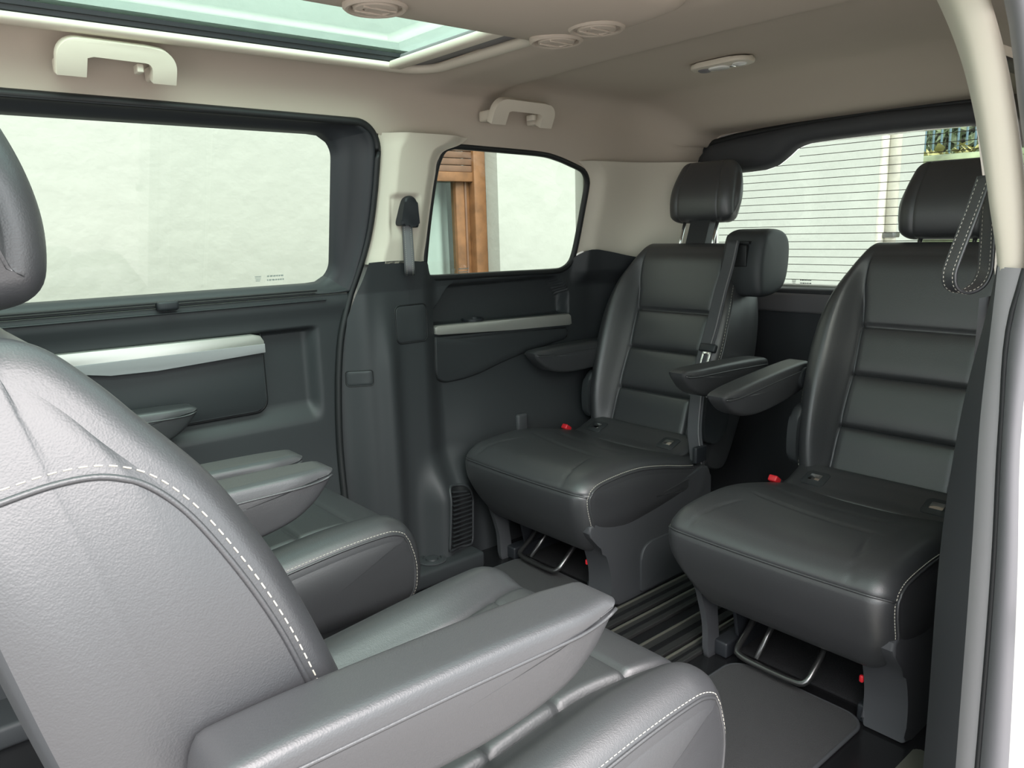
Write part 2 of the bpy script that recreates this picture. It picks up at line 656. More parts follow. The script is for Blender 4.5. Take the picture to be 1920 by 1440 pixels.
# rubber seal along the door edge
sealpts = [(float(XS(z)), float(yw(z)) - 0.006 - 0.02 * float(sstep(.5, .2, z)), z) for z in lin(0.02, 1.362, 60)] + [(a, float(yw(b)) - 0.006, b) for a, b in arc(1.208 - ro, 1.436 - ro, ro, 0, 90, 12)] + [(0.6, 2.000, 1.441), (-1.1, 1.999, 1.446)]
tube('door_seal', sealpts, 0.011, 'rubber', door, n=8)

# ---- far side wall behind the door
wall_l = tag(empty('wall_left'), kind='structure')
ZT = sinterp([(1.0, 1.036), (1.36, 1.036), (1.385, 1.032), (1.405, 1.006), (1.43, 0.984), (1.47, 0.979), (1.95, 0.972), (2.02, 0.978), (2.055, 0.994), (2.082, 1.026), (2.105, 1.041), (2.14, 1.044), (2.2, 1.036), (2.3, 1.014), (2.4, 0.997), (2.5, 0.990), (2.7, 0.985)])


def quarter_y(x, z):
    y = yw(z)
    y = y - 0.045 * sstep(1.075, 1.17, x) * (1 - sstep(1.36, 1.46, x))                       # pillar base column
    y = y - 0.025 * np.exp(-((x - 1.225) / 0.035) ** 2) * sstep(1.0, 0.7, z)                 # its soft ridge
    # arch bulge at the foot
    y = y - 0.038 * sstep(0.66, 0.42, z + 0.10 * (x - 1.4)) * sstep(1.36, 1.62, x)
    y = y - 0.068 * sstep(0.42, 0.24, z) * sstep(1.30, 1.40, x) * sstep(1.58, 1.46, x)
    # storage recess under the window
    zl = 0.822 - 0.024 * (x - 1.43)
    zu = 0.945 - 0.075 * sstep(1.52, 1.43, x) - 0.06 * sstep(1.98, 2.06, x)
    y = y + 0.055 * sstep(1.425, 1.445, x) * sstep(2.062, 2.046, x) * sstep(zl - 0.006, zl + 0.006, z) * sstep(zu + 0.012, zu - 0.006, z)
    y = y - 0.045 * sstep(2.06, 2.12, x) * sstep(0.90, 0.97, z)
    # rear corner sweeps in to the tailgate
    y = y - 0.05 * sstep(2.16, 2.36, x) - 0.11 * sstep(2.25, 2.64, x) ** 2
    return float(y)


us = sorted(set(lin(0, 1, 150) + lin(.17, .27, 40) + lin(.62, .70, 24)))
vs2 = sorted(set(lin(0, 1, 110) + lin(.78, .98, 60)))


def q_pt(u, v):
    xt = 1.165 + (2.63 - 1.165) * u
    z = v * float(ZT(xt))
    x0 = float(XS(z)) + 0.004
    x = x0 + (2.63 - x0) * u
    return (x, quarter_y(x, z), z)


patch('lower_trim', q_pt, us, vs2, 'plastic', wall_l)

# light pillar trim between door and quarter window
QL = sinterp([(1.0, 1.402), (1.036, 1.393), (1.10, 1.397), (1.20, 1.405), (1.30, 1.416), (1.345, 1.424), (1.372, 1.448), (1.39, 1.50), (1.41, 1.53)])


def pil(u, v):
    z = 1.036 + (1.412 - 1.036) * v
    x0, x1 = float(XS(z)) + 0.004, float(QL(z))
    x = x0 + (x1 - x0) * u
    d = -0.045 * sstep(0.0, 0.25, u) * (1 - 0.85 * sstep(0.72, 1.0, u))
    rec = 0.012 * sstep(1.235, 1.25, x) * sstep(1.345, 1.325, x) * sstep(1.10, 1.16, z) * sstep(1.245, 1.225, z)
    return (x, float(yw(z)) + float(d) + float(rec), z)


patch('pillar_trim', pil, lin(0, 1, 60), lin(0, 1, 80), 'trim_light', wall_l)
# light rear pillar
QR = sinterp([(0.95, 2.03), (1.0, 2.078), (1.05, 2.090), (1.15, 2.097), (1.25, 2.104), (1.29, 2.102), (1.318, 2.088), (1.34, 2.06), (1.36, 2.02)])


def rearpil(u, v):
    x = 2.09 + (2.64 - 2.09) * u
    zlo = float(ZT(x)) - 0.004
    z = zlo + (1.36 - zlo) * v
    x0 = float(QR(z))
    x = x0 + (2.64 - x0) * u
    return (x, float(yw(z)) - 0.035 * float(sstep(0, 0.12, u)) - 0.145 * float(sstep(0.25, 1.0, u)) ** 1.5, z)


patch('rear_pillar_trim', rearpil, lin(0, 1, 50), lin(0, 1, 30), 'trim_light', wall_l)
# quarter glass with its rubber edge
QG = [(1.403, 1.002), (1.410, 0.988), (1.431, 0.980), (1.50, 0.978), (1.75, 0.974), (1.98, 0.970), (2.03, 0.975), (2.062, 0.992), (2.078, 1.02), (2.088, 1.08), (2.098, 1.2), (2.103, 1.27), (2.098, 1.30), (2.068, 1.331), (2.00, 1.352), (1.935, 1.368), (1.86, 1.379), (1.70, 1.384), (1.52, 1.388), (1.48, 1.386), (1.452, 1.376), (1.436, 1.352), (1.422, 1.30), (1.408, 1.15)]
QGd = catmull(QG, 150)
win2 = tag(empty('window_2'), kind='structure')
obj('pane', [(a, float(yw(b)) + 0.020, b) for a, b in QGd], [tuple(range(len(QGd)))], 'glass_side', win2, smooth=False)
tube('rubber_edge', [(a, float(yw(b)) + 0.006, b) for a, b in QGd], 0.011, 'rubber', win2, n=8, closed=True)
stamp(win2, lambda a, b: (1.53 + a, float(yw(0.998 + b)) + 0.017, 0.998 + b))

# details on the far wall trim
def on_wall(dx=0.0):
    return lambda x, z: (x, quarter_y(x, z) - dx, z)


def wall_plate(name, loop, lift, m, parent, inner=0.9):
    """thin cover plate that follows the trim surface"""
    L = resample(loop, 60, closed=True)
    c = L.mean(0)
    V, F = [], []
    scales = [1.0, 0.99, 0.97, 0.6, 0.25, 0.02]
    lifts = [-0.002, lift * 0.8, lift, lift, lift, lift]
    for s, d in zip(scales, lifts):
        for p in L:
            x, z = c + (p - c) * s
            V.append((x, quarter_y(x, z) - d, z))
    n = len(L)
    for k in range(len(scales) - 1):
        for i in range(n):
            F.append((k * n + i, k * n + (i + 1) % n, (k + 1) * n + (i + 1) % n, (k + 1) * n + i))
    F.append(tuple((len(scales) - 1) * n + i for i in range(n)))
    return obj(name, V, F, m, parent)


def wall_line(name, loop, r, m, parent, lift=0.0, closed=True):
    L = resample(loop, 70, closed=closed)
    return tube(name, [(x, quarter_y(x, z) - lift, z) for x, z in L], r, m, parent, n=6, closed=closed)


flap = [(1.262, 0.796)] + [(1.380, 0.787), (1.372, 0.897), (1.262, 0.905)]
fl1 = rrect(1.262, 1.380, 0.788, 0.902, 0.018)
wall_plate('fuse_flap', fl1, 0.002, 'plastic', wall_l)
wall_line('flap_joint', rrect(1.259, 1.383, 0.785, 0.905, 0.020), 0.0022, 'rubber', wall_l, 0.0005)
wall_plate('small_cover', rrect(1.100, 1.168, 0.672, 0.716, 0.008), 0.002, 'plastic', wall_l)
wall_line('cover_joint', rrect(1.098, 1.170, 0.670, 0.718, 0.009), 0.0016, 'rubber', wall_l, 0.0005)
tag(slab('silver_strip', [(1.428, 0.818), (1.44, 0.823), (2.045, 0.808), (2.056, 0.80), (2.060, 0.768), (2.05, 0.764), (1.75, 0.776), (1.44, 0.792), (1.43, 0.796)], (0, 2.112, 0), (1, 0, 0), (0, 0, 1), 0.030, 'silver', wall_l, 0.005))
pp = [(1.43, 0.786), (1.75, 0.768), (2.045, 0.752), (2.052, 0.74), (2.045, 0.715), (1.85, 0.690), (1.72, 0.665), (1.62, 0.640), (1.55, 0.630), (1.47, 0.628), (1.435, 0.640), (1.424, 0.668)]
wall_plate('storage_panel', pp, 0.006, 'plastic', wall_l)
wall_line('panel_joint', pp, 0.003, 'rubber', wall_l, 0.001)
# shelf of the storage recess with its round cup holder
slab('storage_shelf', [(1.432, 0), (2.054, 0), (2.054, 0.10), (1.432, 0.10)], (0, 2.092, 0.806), (1, 0, -0.024), (0, 1, 0), 0.012, 'plastic', wall_l, 0.003)
lathe('cup_holder', [(0.036, 0.0), (0.040, 0.010), (0.040, 0.016), (0.032, 0.016), (0.030, 0.004)], (1.62, 2.130, 0.812), (0, 0, 1), 'frame_black', wall_l)
# ventilation grille at the foot, built slat by slat
gloop = [(1.384, 0.078), (1.498, 0.060), (1.508, 0.075), (1.522, 0.215), (1.512, 0.245), (1.490, 0.272), (1.470, 0.282), (1.415, 0.290), (1.405, 0.28)]
grl = wall_plate('vent_grille', gloop, 0.003, 'rubber', wall_l)
wall_line('grille_rim', gloop, 0.005, 'plastic', grl, 0.003)
for k in range(13):
    t = (k + 0.5) / 13
    z0 = 0.086 + t * 0.197
    x0 = 1.388 + 0.018 * t
    x1 = 1.505 + 0.014 * t - (0.045 * max(0, t - 0.82) / 0.18 if t > 0.82 else 0)
    a = np.array((x0 + .006, quarter_y(x0, z0) - 0.008, z0))
    b = np.array((x1 - .006, quarter_y(x1, z0 - 0.016) - 0.008, z0 - 0.016))
    V = []
    for p in (a, b):
        V += [p + np.array((0, -0.004, 0.004)), p + np.array((0, 0.008, 0.0005)), p + np.array((0, 0.008, -0.003)), p + np.array((0, -0.004, -0.002))]
    obj('slat', V, [(0, 1, 5, 4), (1, 2, 6, 5), (2, 3, 7, 6), (3, 0, 4, 7), (0, 3, 2, 1), (4, 5, 6, 7)], 'plastic', grl, smooth=False)
# plinth along the foot of the far wall with a round tie-down cap
rbox('plinth', (-1.1, 1.950, -0.002), (1.50, 2.12, 0.056), 0.012, 'plastic', wall_l)
cap = lathe('round_cap', [(0.046, 0.0), (0.046, 0.006), (0.040, 0.009), (0.032, 0.009), (0.030, 0.004), (0.022, 0.004), (0.020, 0.009), (0.006, 0.010)], (1.325, 2.015, 0.056), (0, 0, 1), 'plastic', wall_l)
lathe('cap_ring', [(0.047, 0), (0.049, 0.004), (0.043, 0.006), (0.041, 0.002)], (1.325, 2.015, 0.056), (0, 0, 1), 'plastic_grey', cap)
# foot pocket behind the far seat
rbox('pillar_step', (1.75, 2.052, 0.36), (1.80, 2.075, 0.47), 0.01, 'plastic_grey', wall_l)

# ---- ceiling (headliner)
ceil = tag(empty('ceiling'), kind='structure')
ZB = sinterp([(-1.3, 1.442), (1.0, 1.434), (1.13, 1.428), (1.19, 1.416), (1.22, 1.406), (1.42, 1.402), (1.47, 1.396), (1.53, 1.391), (1.86, 1.382), (1.935, 1.371), (2.0, 1.356), (2.068, 1.335), (2.11, 1.330), (2.25, 1.342), (2.4, 1.350), (2.7, 1.353)])
YC = 1.20
HOLE_Y = (1.40, 1.862)
HOLE_X = (-0.7, 1.275)
side_pts = lambda x: catmull([(float(yw(ZB(x))) - 0.002, float(ZB(x))), (1.994, 1.466 + 0.3 * (float(ZB(x)) - 1.43)), (1.978, 1.512), (1.945, 1.548), (1.905, 1.563), (HOLE_Y[1], 1.567)], 22, closed=False)
mid_y = lin(HOLE_Y[1], HOLE_Y[0], 10)[1:] + lin(HOLE_Y[0], YC, 6)[1:]


def ceil_row(x):
    rows = [tuple(p) for p in side_pts(x)] + [(y, 1.567 + 0.008 * (1 - ((y - YC) / 0.662) ** 2)) for y in mid_y]
    full = rows + [(2 * YC - y, z) for (y, z) in rows[::-1][1:]]
    out = []
    rear = float(sstep(2.22, 2.64, x))
    bow = 0.016 * float(sstep(1.28, 1.40, x)) * (1 - float(sstep(1.60, 1.65, x)))
    for k, (y, z) in enumerate(full):
        lat = abs(y - YC)
        y2 = y - np.sign(y - YC) * 0.11 * rear ** 1.5 * float(sstep(0.5, 0.85, lat))
        z2 = z - 0.112 * rear * float(sstep(1.40, 1.55, z)) - bow * float(sstep(1.52, 1.562, z)) + 0.006 * float(sstep(1.62, 1.72, x)) * float(sstep(1.52, 1.562, z))
        z2 -= 0.012 * math.exp(-((x - 2.50) / 0.05) ** 2) * float(sstep(1.40, 1.5, z))
        out.append((x, y2, z2))
    return out


xsx = [-1.25, -0.9, HOLE_X[0]] + lin(-0.6, 1.0, 30) + lin(1.02, HOLE_X[1], 10) + lin(1.285, 2.64, 80)
rows = [ceil_row(x) for x in xsx]
nv = len(rows[0])


def cskip(i, j):
    xm = (xsx[i] + xsx[i + 1]) / 2
    ym = (rows[i][j][1] + rows[i][j + 1][1]) / 2
    d = abs(ym - YC)
    return HOLE_X[0] < xm < HOLE_X[1] and (HOLE_Y[0] - YC) < d < (HOLE_Y[1] - YC)


obj('headliner', [p for r in rows for p in r], grid_faces(len(xsx), nv, skip=cskip), 'headliner', ceil)

# roof windows: rim, dark track, glass
for side, n_ in ((1, 1), (-1, 2)):
    f = lambda y: YC + side * (y - YC)
    wn = tag(empty('window_4' if side == 1 else 'window_5'), kind='structure')
    y0, y1 = HOLE_Y
    loop = rrect(HOLE_X[0] + .01, HOLE_X[1] + 0.022, y0 - .02, y1 + 0.012, 0.085, 10)
    tube('roof_window_rim', [(a, f(b), 1.565) for a, b in loop], 0.022, 'trim_light', wn, n=10, closed=True, flat=0.55)
    # corner fillets of the opening and the dark reveal above it
    V, F = [], []
    L2 = rrect(HOLE_X[0] + .01, HOLE_X[1] + 0.012, y0 - .012, y1 + 0.004, 0.075, 10)
    hs = [(0.0, 1.565), (0.003, 1.576), (0.007, 1.577), (0.009, 1.586), (0.013, 1.587), (0.015, 1.596)]
    for (ins, z) in hs:
        cx_, cy_ = (HOLE_X[0] + HOLE_X[1]) / 2, (y0 + y1) / 2
        for a, b in rrect(HOLE_X[0] + .01 + ins, HOLE_X[1] + 0.012 - ins, y0 - .012 + ins, y1 + 0.004 - ins, 0.075 - ins, 10):
            V.append((a, f(b), z))
    n = len(L2)
    for k in range(len(hs) - 1):
        for i in range(n):
            F.append((k * n + i, k * n + (i + 1) % n, (k + 1) * n + (i + 1) % n, (k + 1) * n + i))
    obj('blind_track', V, F, 'frame_black', wn, smooth=False)
    gl = rrect(HOLE_X[0] - .02, HOLE_X[1] + 0.03, y0 - .03, y1 + 0.03, 0.07, 8)
    obj('pane', [(a, f(b), 1.600) for a, b in gl], [tuple(range(len(gl)))], 'glass_roof', wn, smooth=False)
    # roof skin around the pane keeps daylight to the glass
    rbox('blind_roller', (1.165, min(f(y0 - .01), f(y1 - .002)), 1.556), (1.205, max(f(y0 - .01), f(y1 - .002)), 1.576), 0.008, 'trim_light', wn)
    rbox('blind_cassette', (1.20, min(f(y0 - .02), f(y1 - .004)), 1.572), (1.285, max(f(y0 - .02), f(y1 - .004)), 1.596), 0.006, 'plastic_soft', wn)

# painted body behind the upper trims on the far side and above the tailgate
for lo_, hi_ in (((-1.1, 2.075, 1.425), (2.68, 2.13, 1.60)), ((2.655, 0.36, 1.40), (2.71, 2.10, 1.60)), ((2.13, 2.085, 0.93), (2.68, 2.13, 1.44)), ((1.16, 2.095, 0.93), (1.40, 2.13, 1.44)), ((2.645, 1.90, 0.80), (2.71, 2.12, 1.50))):
    rbox('body_shell', lo_, hi_, 0.004, 'body_white', ceil)
# roof skin (painted), with the two roof openings
V, F = [], []
xr = [-1.3, HOLE_X[0] + .03, HOLE_X[1], 2.70]
yr = [0.30, 2 * YC - 1.855, 2 * YC - 1.41, 1.41, 1.855, 2.10]
for a in xr:
    for b in yr:
        V.append((a, b, 1.606 - 0.06 * (abs(b - YC) > 0.7)))
for i in range(3):
    for j in range(5):
        if i == 1 and j in (1, 3):
            continue
        F.append((i * 6 + j, (i + 1) * 6 + j, (i + 1) * 6 + j + 1, i * 6 + j + 1))
obj('roof_skin', V, F, 'body_white', ceil, smooth=False)
# seam line on the headliner above the rear pillar
# ---- tailgate with rear window
back = tag(empty('wall_back'), kind='structure')
half = [(1.2, 0.893), (1.60, 0.889), (1.78, 0.893), (1.825, 0.912), (1.838, 0.95), (1.842, 1.10), (1.836, 1.25), (1.825, 1.292), (1.79, 1.312), (1.70, 1.313), (1.625, 1.316), (1.575, 1.330), (1.535, 1.357), (1.505, 1.381), (1.465, 1.393), (1.35, 1.397), (1.2, 1.399)]
inner = resample(half, 60)
inner = np.vstack([inner, np.stack([2 * YC - inner[::-1, 0], inner[::-1, 1]], 1)[1:-1]])
oh = [(1.2, 0.862), (1.70, 0.862), (1.86, 0.875), (1.925, 0.93), (1.945, 1.05), (1.945, 1.25), (1.930, 1.38), (1.88, 1.432), (1.75, 1.448), (1.5, 1.462), (1.2, 1.470)]
outer = resample(oh, 60)
# match by arc so that the top edge pairs with the top edge
def pair(half_in, half_out, marks_in, marks_out, n=20):
    A, B = [], []
    for (i0, i1), (o0, o1) in zip(zip(marks_in, marks_in[1:]), zip(marks_out, marks_out[1:])):
        A.append(resample(half_in[i0:i1 + 1], n)[:-1])
        B.append(resample(half_out[o0:o1 + 1], n)[:-1])
    A.append(np.array(half_in[-1:]))
    B.append(np.array(half_out[-1:]))
    return np.vstack(A), np.vstack(B)


IN, OUT = pair(half, oh, [0, 2, 7, len(half) - 1], [0, 1, 6, len(oh) - 1], 24)
mir = lambda A: np.vstack([A, np.stack([2 * YC - A[::-1, 0], A[::-1, 1]], 1)[1:-1]])
INm, OUTm = mir(IN), mir(OUT)
profb = [(0.0, 2.630), (0.10, 2.600), (0.25, 2.592), (0.75, 2.594), (0.92, 2.604), (1.0, 2.632)]
xlean = lambda z: -0.10 * max(0.0, z - 1.0) * 0.0
V = []
for a, b in zip(OUTm, INm):
    for (t, x) in profb:
        y, z = a + (b - a) * t
        V.append((x, y, z))
obj('window_frame', V, grid_faces(len(OUTm), len(profb), close_u=True), 'plastic_grey', back)
tube('hatch_seal', [(2.622, a, b) for a, b in OUTm], 0.012, 'rubber', back, n=8, closed=True)
rbox('lower_panel', (2.60, 0.42, -0.02), (2.66, 1.98, 0.84), 0.01, 'plastic_grey', back)
rbox('sill_band', (2.585, 0.50, 0.800), (2.66, 1.92, 0.872), 0.012, 'plastic_soft', back)
win3 = tag(empty('window_3'), kind='structure')
INd = INm
obj('pane', [(2.636, a, b) for a, b in INd], [tuple(range(len(INd)))], 'glass_rear', win3, smooth=False)
V, F = [], []
for k in range(18):
    z = 0.918 + k * 0.0272
    ylim = 0.63 if z < 1.30 else (0.42 if z < 1.33 else 0.30)
    o = len(V)
    ys_ = lin(-ylim, ylim, 14)
    for t in ys_:
        V += [(2.631, YC + t, z - 0.0011), (2.631, YC + t, z + 0.0011)]
    for i in range(13):
        F.append((o + 2 * i, o + 2 * i + 2, o + 2 * i + 3, o + 2 * i + 1))
tag(obj('heating_wires', V, F, 'heater', win3, smooth=False))
stamp(win3, lambda a, b: (2.630, 1.500 - a * 1.1, 0.912 + b))
rbox('bumper_panel', (2.66, 0.40, -0.5), (2.72, 2.0, 0.90), 0.01, 'body_white', back)

# ---- near side: pillar behind the open door, panel and quarter window behind it
wall_r = tag(empty('wall_right'), kind='structure')
E0 = sinterp([(-0.1, 0.420), (0.25, 0.421), (0.66, 0.421), (0.85, 0.408), (1.0, 0.388), (1.04, 0.384), (1.6, 0.384)])
E1 = sinterp([(-0.1, 0.368), (0.27, 0.374), (0.66, 0.381), (0.85, 0.386), (1.0, 0.383), (1.6, 0.383)])
E2 = sinterp([(-0.1, 0.336), (0.27, 0.342), (0.66, 0.349), (0.85, 0.357), (1.0, 0.358), (1.06, 0.348), (1.275, 0.378), (1.42, 0.412), (1.5, 0.445), (1.62, 0.50)])
E3 = sinterp([(-0.1, 0.288), (0.27, 0.300), (0.66, 0.320), (0.85, 0.334), (1.06, 0.332), (1.275, 0.352), (1.42, 0.380), (1.5, 0.405), (1.62, 0.44)])
U0 = sinterp([(1.0, 0.380), (1.04, 0.381), (1.15, 0.401), (1.275, 0.427), (1.36, 0.450), (1.42, 0.472), (1.5, 0.510), (1.56, 0.55)])


def strip_between(name, fa, xa, fb, xb, z0, z1, m, n=40, bulge=0.0, nu=7):
    V = []
    zz = lin(z0, z1, n)
    for z in zz:
        a = np.array((xa, float(fa(z)) * xa / 1.2, z))
        b = np.array((xb, float(fb(z)) * xb / 1.2, z))
        for k in range(nu):
            t = k / (nu - 1)
            p = a + (b - a) * t
            p[0] -= bulge * 4 * t * (1 - t)
            V.append(p)
    return obj(name, V, grid_faces(n, nu), m, wall_r)


strip_between('pillar_lower_trim', E0, 1.335, E1, 1.20, -0.02, 1.06, 'plastic_grey', bulge=0.004)
strip_between('pillar_edge_trim', E1, 1.20, E2, 1.165, -0.02, 1.06, 'trim_grey', bulge=0.006)
strip_between('door_gasket', E2, 1.165, E3, 1.13, -0.05, 1.62, 'seal_grey', bulge=0.016, nu=9)
tube('gasket_lip', [(1.160, float(E2(z)) * 1.160 / 1.2 + 0.001, z) for z in lin(-0.02, 1.06, 40)], 0.0045, 'rubber', wall_r, n=6)
upf = sinterp([(1.0, .347), (1.04, 0.347), (1.275, 0.380), (1.42, 0.424), (1.5, 0.46), (1.56, .50)])
# cream upper pillar cover: front face, rounded inner edge and end
V = []
zz = lin(1.028, 1.56, 50)
for z in zz:
    e = min(1.0, (z - 1.028) / 0.02)
    r = math.sqrt(max(0.0, 1 - (1 - e) ** 2))
    yi, yo = float(U0(z)), float(upf(z))
    for (t, dx) in ((0.0, 0.16), (0.0, 0.05), (0.03, 0.022), (0.10, 0.008), (0.25, 0.0), (0.6, -0.004), (0.85, 0.0), (0.97, 0.010), (1.0, 0.03)):
        x = 1.185 + dx * (0.4 + 0.6 * r) + 0.03 * (1 - r)
        V.append((x, (yi + (yo - yi) * t) * x / 1.2, z))
n9 = 9
obj('pillar_upper_cover', V, grid_faces(50, n9) + [tuple(range(n9))], 'trim_light', wall_r)
# faint outline of a clip cover on the lower trim
cl = catmull([(1.262, 0.728), (1.235, 0.705), (1.228, 0.66), (1.236, 0.622)], 20, closed=False)
tube('clip_outline', [(x, (float(E0(z)) + (float(E1(z)) - float(E0(z))) * (1.335 - x) / 0.135) * x / 1.2 - 0.001, z) for x, z in cl], 0.0016, 'trim_grey', wall_r, n=6)
# white painted door post outside the gasket, and the outer body side
EW = sinterp([(-0.6, 0.20), (0.27, 0.22), (0.9, 0.25), (1.3, 0.28), (1.5, 0.32)])
strip_between('painted_post', E3, 1.13, EW, 1.11, -0.5, 1.50, 'body_white')
V = []
zz = lin(-0.55, 1.52, 20)
for z in zz:
    for x in (1.11, 1.5, 2.0, 2.7):
        V.append((x, float(EW(z)) * 1.11 / 1.2, z))
obj('body_side', V, grid_faces(20, 4, skip=lambda i, j: 0.97 < (zz[i] + zz[i + 1]) / 2 < 1.38 and j in (1,)), 'body_white', wall_r)
rbox('latch_plate', (1.085, 0.235, 0.60), (1.115, 0.262, 0.635), 0.006, 'steel_dark', wall_r)
# inner faces of the near side
V = []
for x in lin(1.36, 2.62, 20):
    for z in lin(0, 1.0, 14):
        V.append((x, 0.455 + 0.04 * float(sstep(2.3, 2.6, x)), z))
obj('inner_trim', V, grid_faces(20, 14), 'plastic', wall_r)
QN = catmull([(x + 0.06, z) for x, z in QG], 100)
ymir = lambda z: 0.435 + 0.2 * max(0, z - 0.95)
ou = [(1.41, 0.96), (2.63, 0.96), (2.63, 1.42), (1.41, 1.42)]
ang = lambda P, c: np.arctan2(P[:, 1] - c[1], P[:, 0] - c[0])
cQ = np.array((1.81, 1.18))
outl = resample(ou, 400, closed=True)
V = []
for p in QN:
    a = math.atan2(p[1] - cQ[1], p[0] - cQ[0])
    aa = ang(outl, cQ)
    k = int(np.argmin(np.abs(np.angle(np.exp(1j * (aa - a))))))
    V += [(outl[k][0], ymir(outl[k][1]), outl[k][1]), (p[0], ymir(p[1]), p[1])]
obj('inner_window_trim', V, grid_faces(100, 2, close_u=True), 'trim_light', wall_r)
win6 = tag(empty('window_6'), kind='structure')
obj('pane', [(a, ymir(b) - 0.02, b) for a, b in QN], [tuple(range(len(QN)))], 'glass_side', win6, smooth=False)
tube('rubber_edge', [(a, ymir(b), b) for a, b in QN], 0.011, 'rubber', win6, n=6, closed=True)
# outer body of the far side below the windows
rbox('outer_body', (-1.1, 2.20, -0.5), (2.68, 2.22, 0.975), 0.01, 'body_white', wall_l)


# ================================================================= fittings on ceiling and walls
def grab_handle(name, x0, x1, label, ybase=1.885, ztop=1.551, h=0.078):
    """staple-shaped moulded handle on the roof rail: broad legs, flat bar, rounded outer corners"""
    t = tag(empty(name, ((x0 + x1) / 2, ybase, ztop)), label, 'handle', 'grab handles above the far windows')
    w = (x1 - x0) / 2
    rr_ = 0.042
    outer = [(-w, -h), (-w, -rr_)] + arc(-w + rr_, -rr_, rr_, 180, 90, 8)[1:] + [(w - rr_ - .02, -0.002)] + arc(w - rr_, -rr_ - .004, rr_, 80, 0, 8) + [(w, -h)]
    innr = [(w - 0.050, -h), (w - 0.052, -0.046)] + arc(w - 0.066, -0.050, 0.014, 0, 90, 5) + [(-w + 0.070, -0.034), (-w + 0.058, -0.038), (-w + 0.056, -h)]
    poly = outer + innr
    ea, eb = Vector((1, 0, 0)), Vector((0, -0.45, 0.893))
    slab('grip', poly, (0, 0.0, 0), ea, eb, 0.024, 'trim_light', t, 0.007, 3)
    for s in (-1, 1):
        rbox('mount', (s * (w - .027) - .020, 0.012, -h * 0.86), (s * (w - .027) + .020, 0.085, -h * 0.45), 0.006, 'trim_light', t)
    rbox('coat_hook', (w * 0.32, 0.008, -0.060), (w * 0.32 + 0.014, 0.040, -0.042), 0.003, 'trim_light', t)
    return t


grab_handle('grab_handle', 0.385, 0.625, 'cream grab handle above the large sliding door window')
grab_handle('grab_handle', 1.545, 1.795, 'cream grab handle above the small rear side window', ztop=1.524)

# rear reading light
rl = tag(empty('ceiling_light', (1.965, 1.37, 1.577)), 'slim oval reading light on the rear headliner', 'ceiling light')
lp = rrect(-0.045, 0.045, -0.095, 0.095, 0.04, 8)
slab('bezel', lp, (0, 0, 0.0), (1, 0, 0), (0, -1, 0), 0.014, 'trim_light', rl, 0.005)
slab('lamp_lens', rrect(-0.022, 0.022, -0.030, 0.030, 0.018, 8), (0, 0.010, -0.013), (1, 0, 0), (0, -1, 0), 0.006, 'lens', rl, 0.003)
for s in (-1, 1):
    lathe('spot_lamp', [(0.020, 0.0), (0.020, 0.004), (0.014, 0.008), (0.004, 0.009)], (0, s * 0.058, -0.012), (0, 0, -1), 'lens' if s < 0 else 'plastic_soft', rl, n=20)
rbox('switch', (-0.008, -0.040, -0.020), (0.010, -0.028, -0.012), 0.002, 'chrome', rl)

# overhead ventilation console running down the middle of the roof
con = tag(empty('roof_console', (0.47, 1.20, 1.548)), 'beige overhead air console with round vents between the roof windows', 'console')
V = []
zc = [(-0.205, 0.035), (-0.200, 0.018), (-0.190, 0.004), (-0.170, -0.006), (-0.08, -0.014), (0, -0.016), (0.08, -0.014), (0.170, -0.006), (0.190, 0.004), (0.200, 0.018), (0.205, 0.035)]
xc = [-1.2, 0.0, 0.4, 0.7] + lin(0.75, 0.885, 24)
for x in xc:
    e = max(0.0, (x - 0.80) / 0.085)
    k = math.sqrt(max(0.0, 1 - e * e))
    for (y, z) in zc:
        V.append((x, y * (0.80 + 0.20 * k), 0.035 + (z - 0.035) * (0.15 + 0.85 * k ** 0.6)))
obj('housing', V, grid_faces(len(xc), len(zc)), 'headliner', con)
for (vx, vy) in ((0.790, 0.112), (0.785, -0.015), (0.33, 0.108), (0.33, -0.10)):
    vz = -0.006
    v = lathe('round_vent', [(0.060, 0.006), (0.060, -0.010), (0.055, -0.014), (0.050, -0.013), (0.047, -0.004), (0.043, -0.004), (0.040, -0.014), (0.027, -0.016), (0.025, -0.010), (0.022, -0.010), (0.020, -0.015), (0.004, -0.014)], (vx, vy, vz), (0, 0, 1), 'headliner', con, n=28)
    for s in (-0.5, 0.5):
        rbox('vent_blade', (vx - 0.034, vy + s * 0.032 - 0.002, vz - 0.0175), (vx + 0.034, vy + s * 0.032 + 0.002, vz - 0.012), 0.001, 'headliner', v)
slab('access_panel', rrect(0.78, 0.84, -0.17, -0.09, 0.012), (0, 0, -0.006), (1, 0, 0), (0, -1, 0), 0.006, 'headliner', con, 0.002)


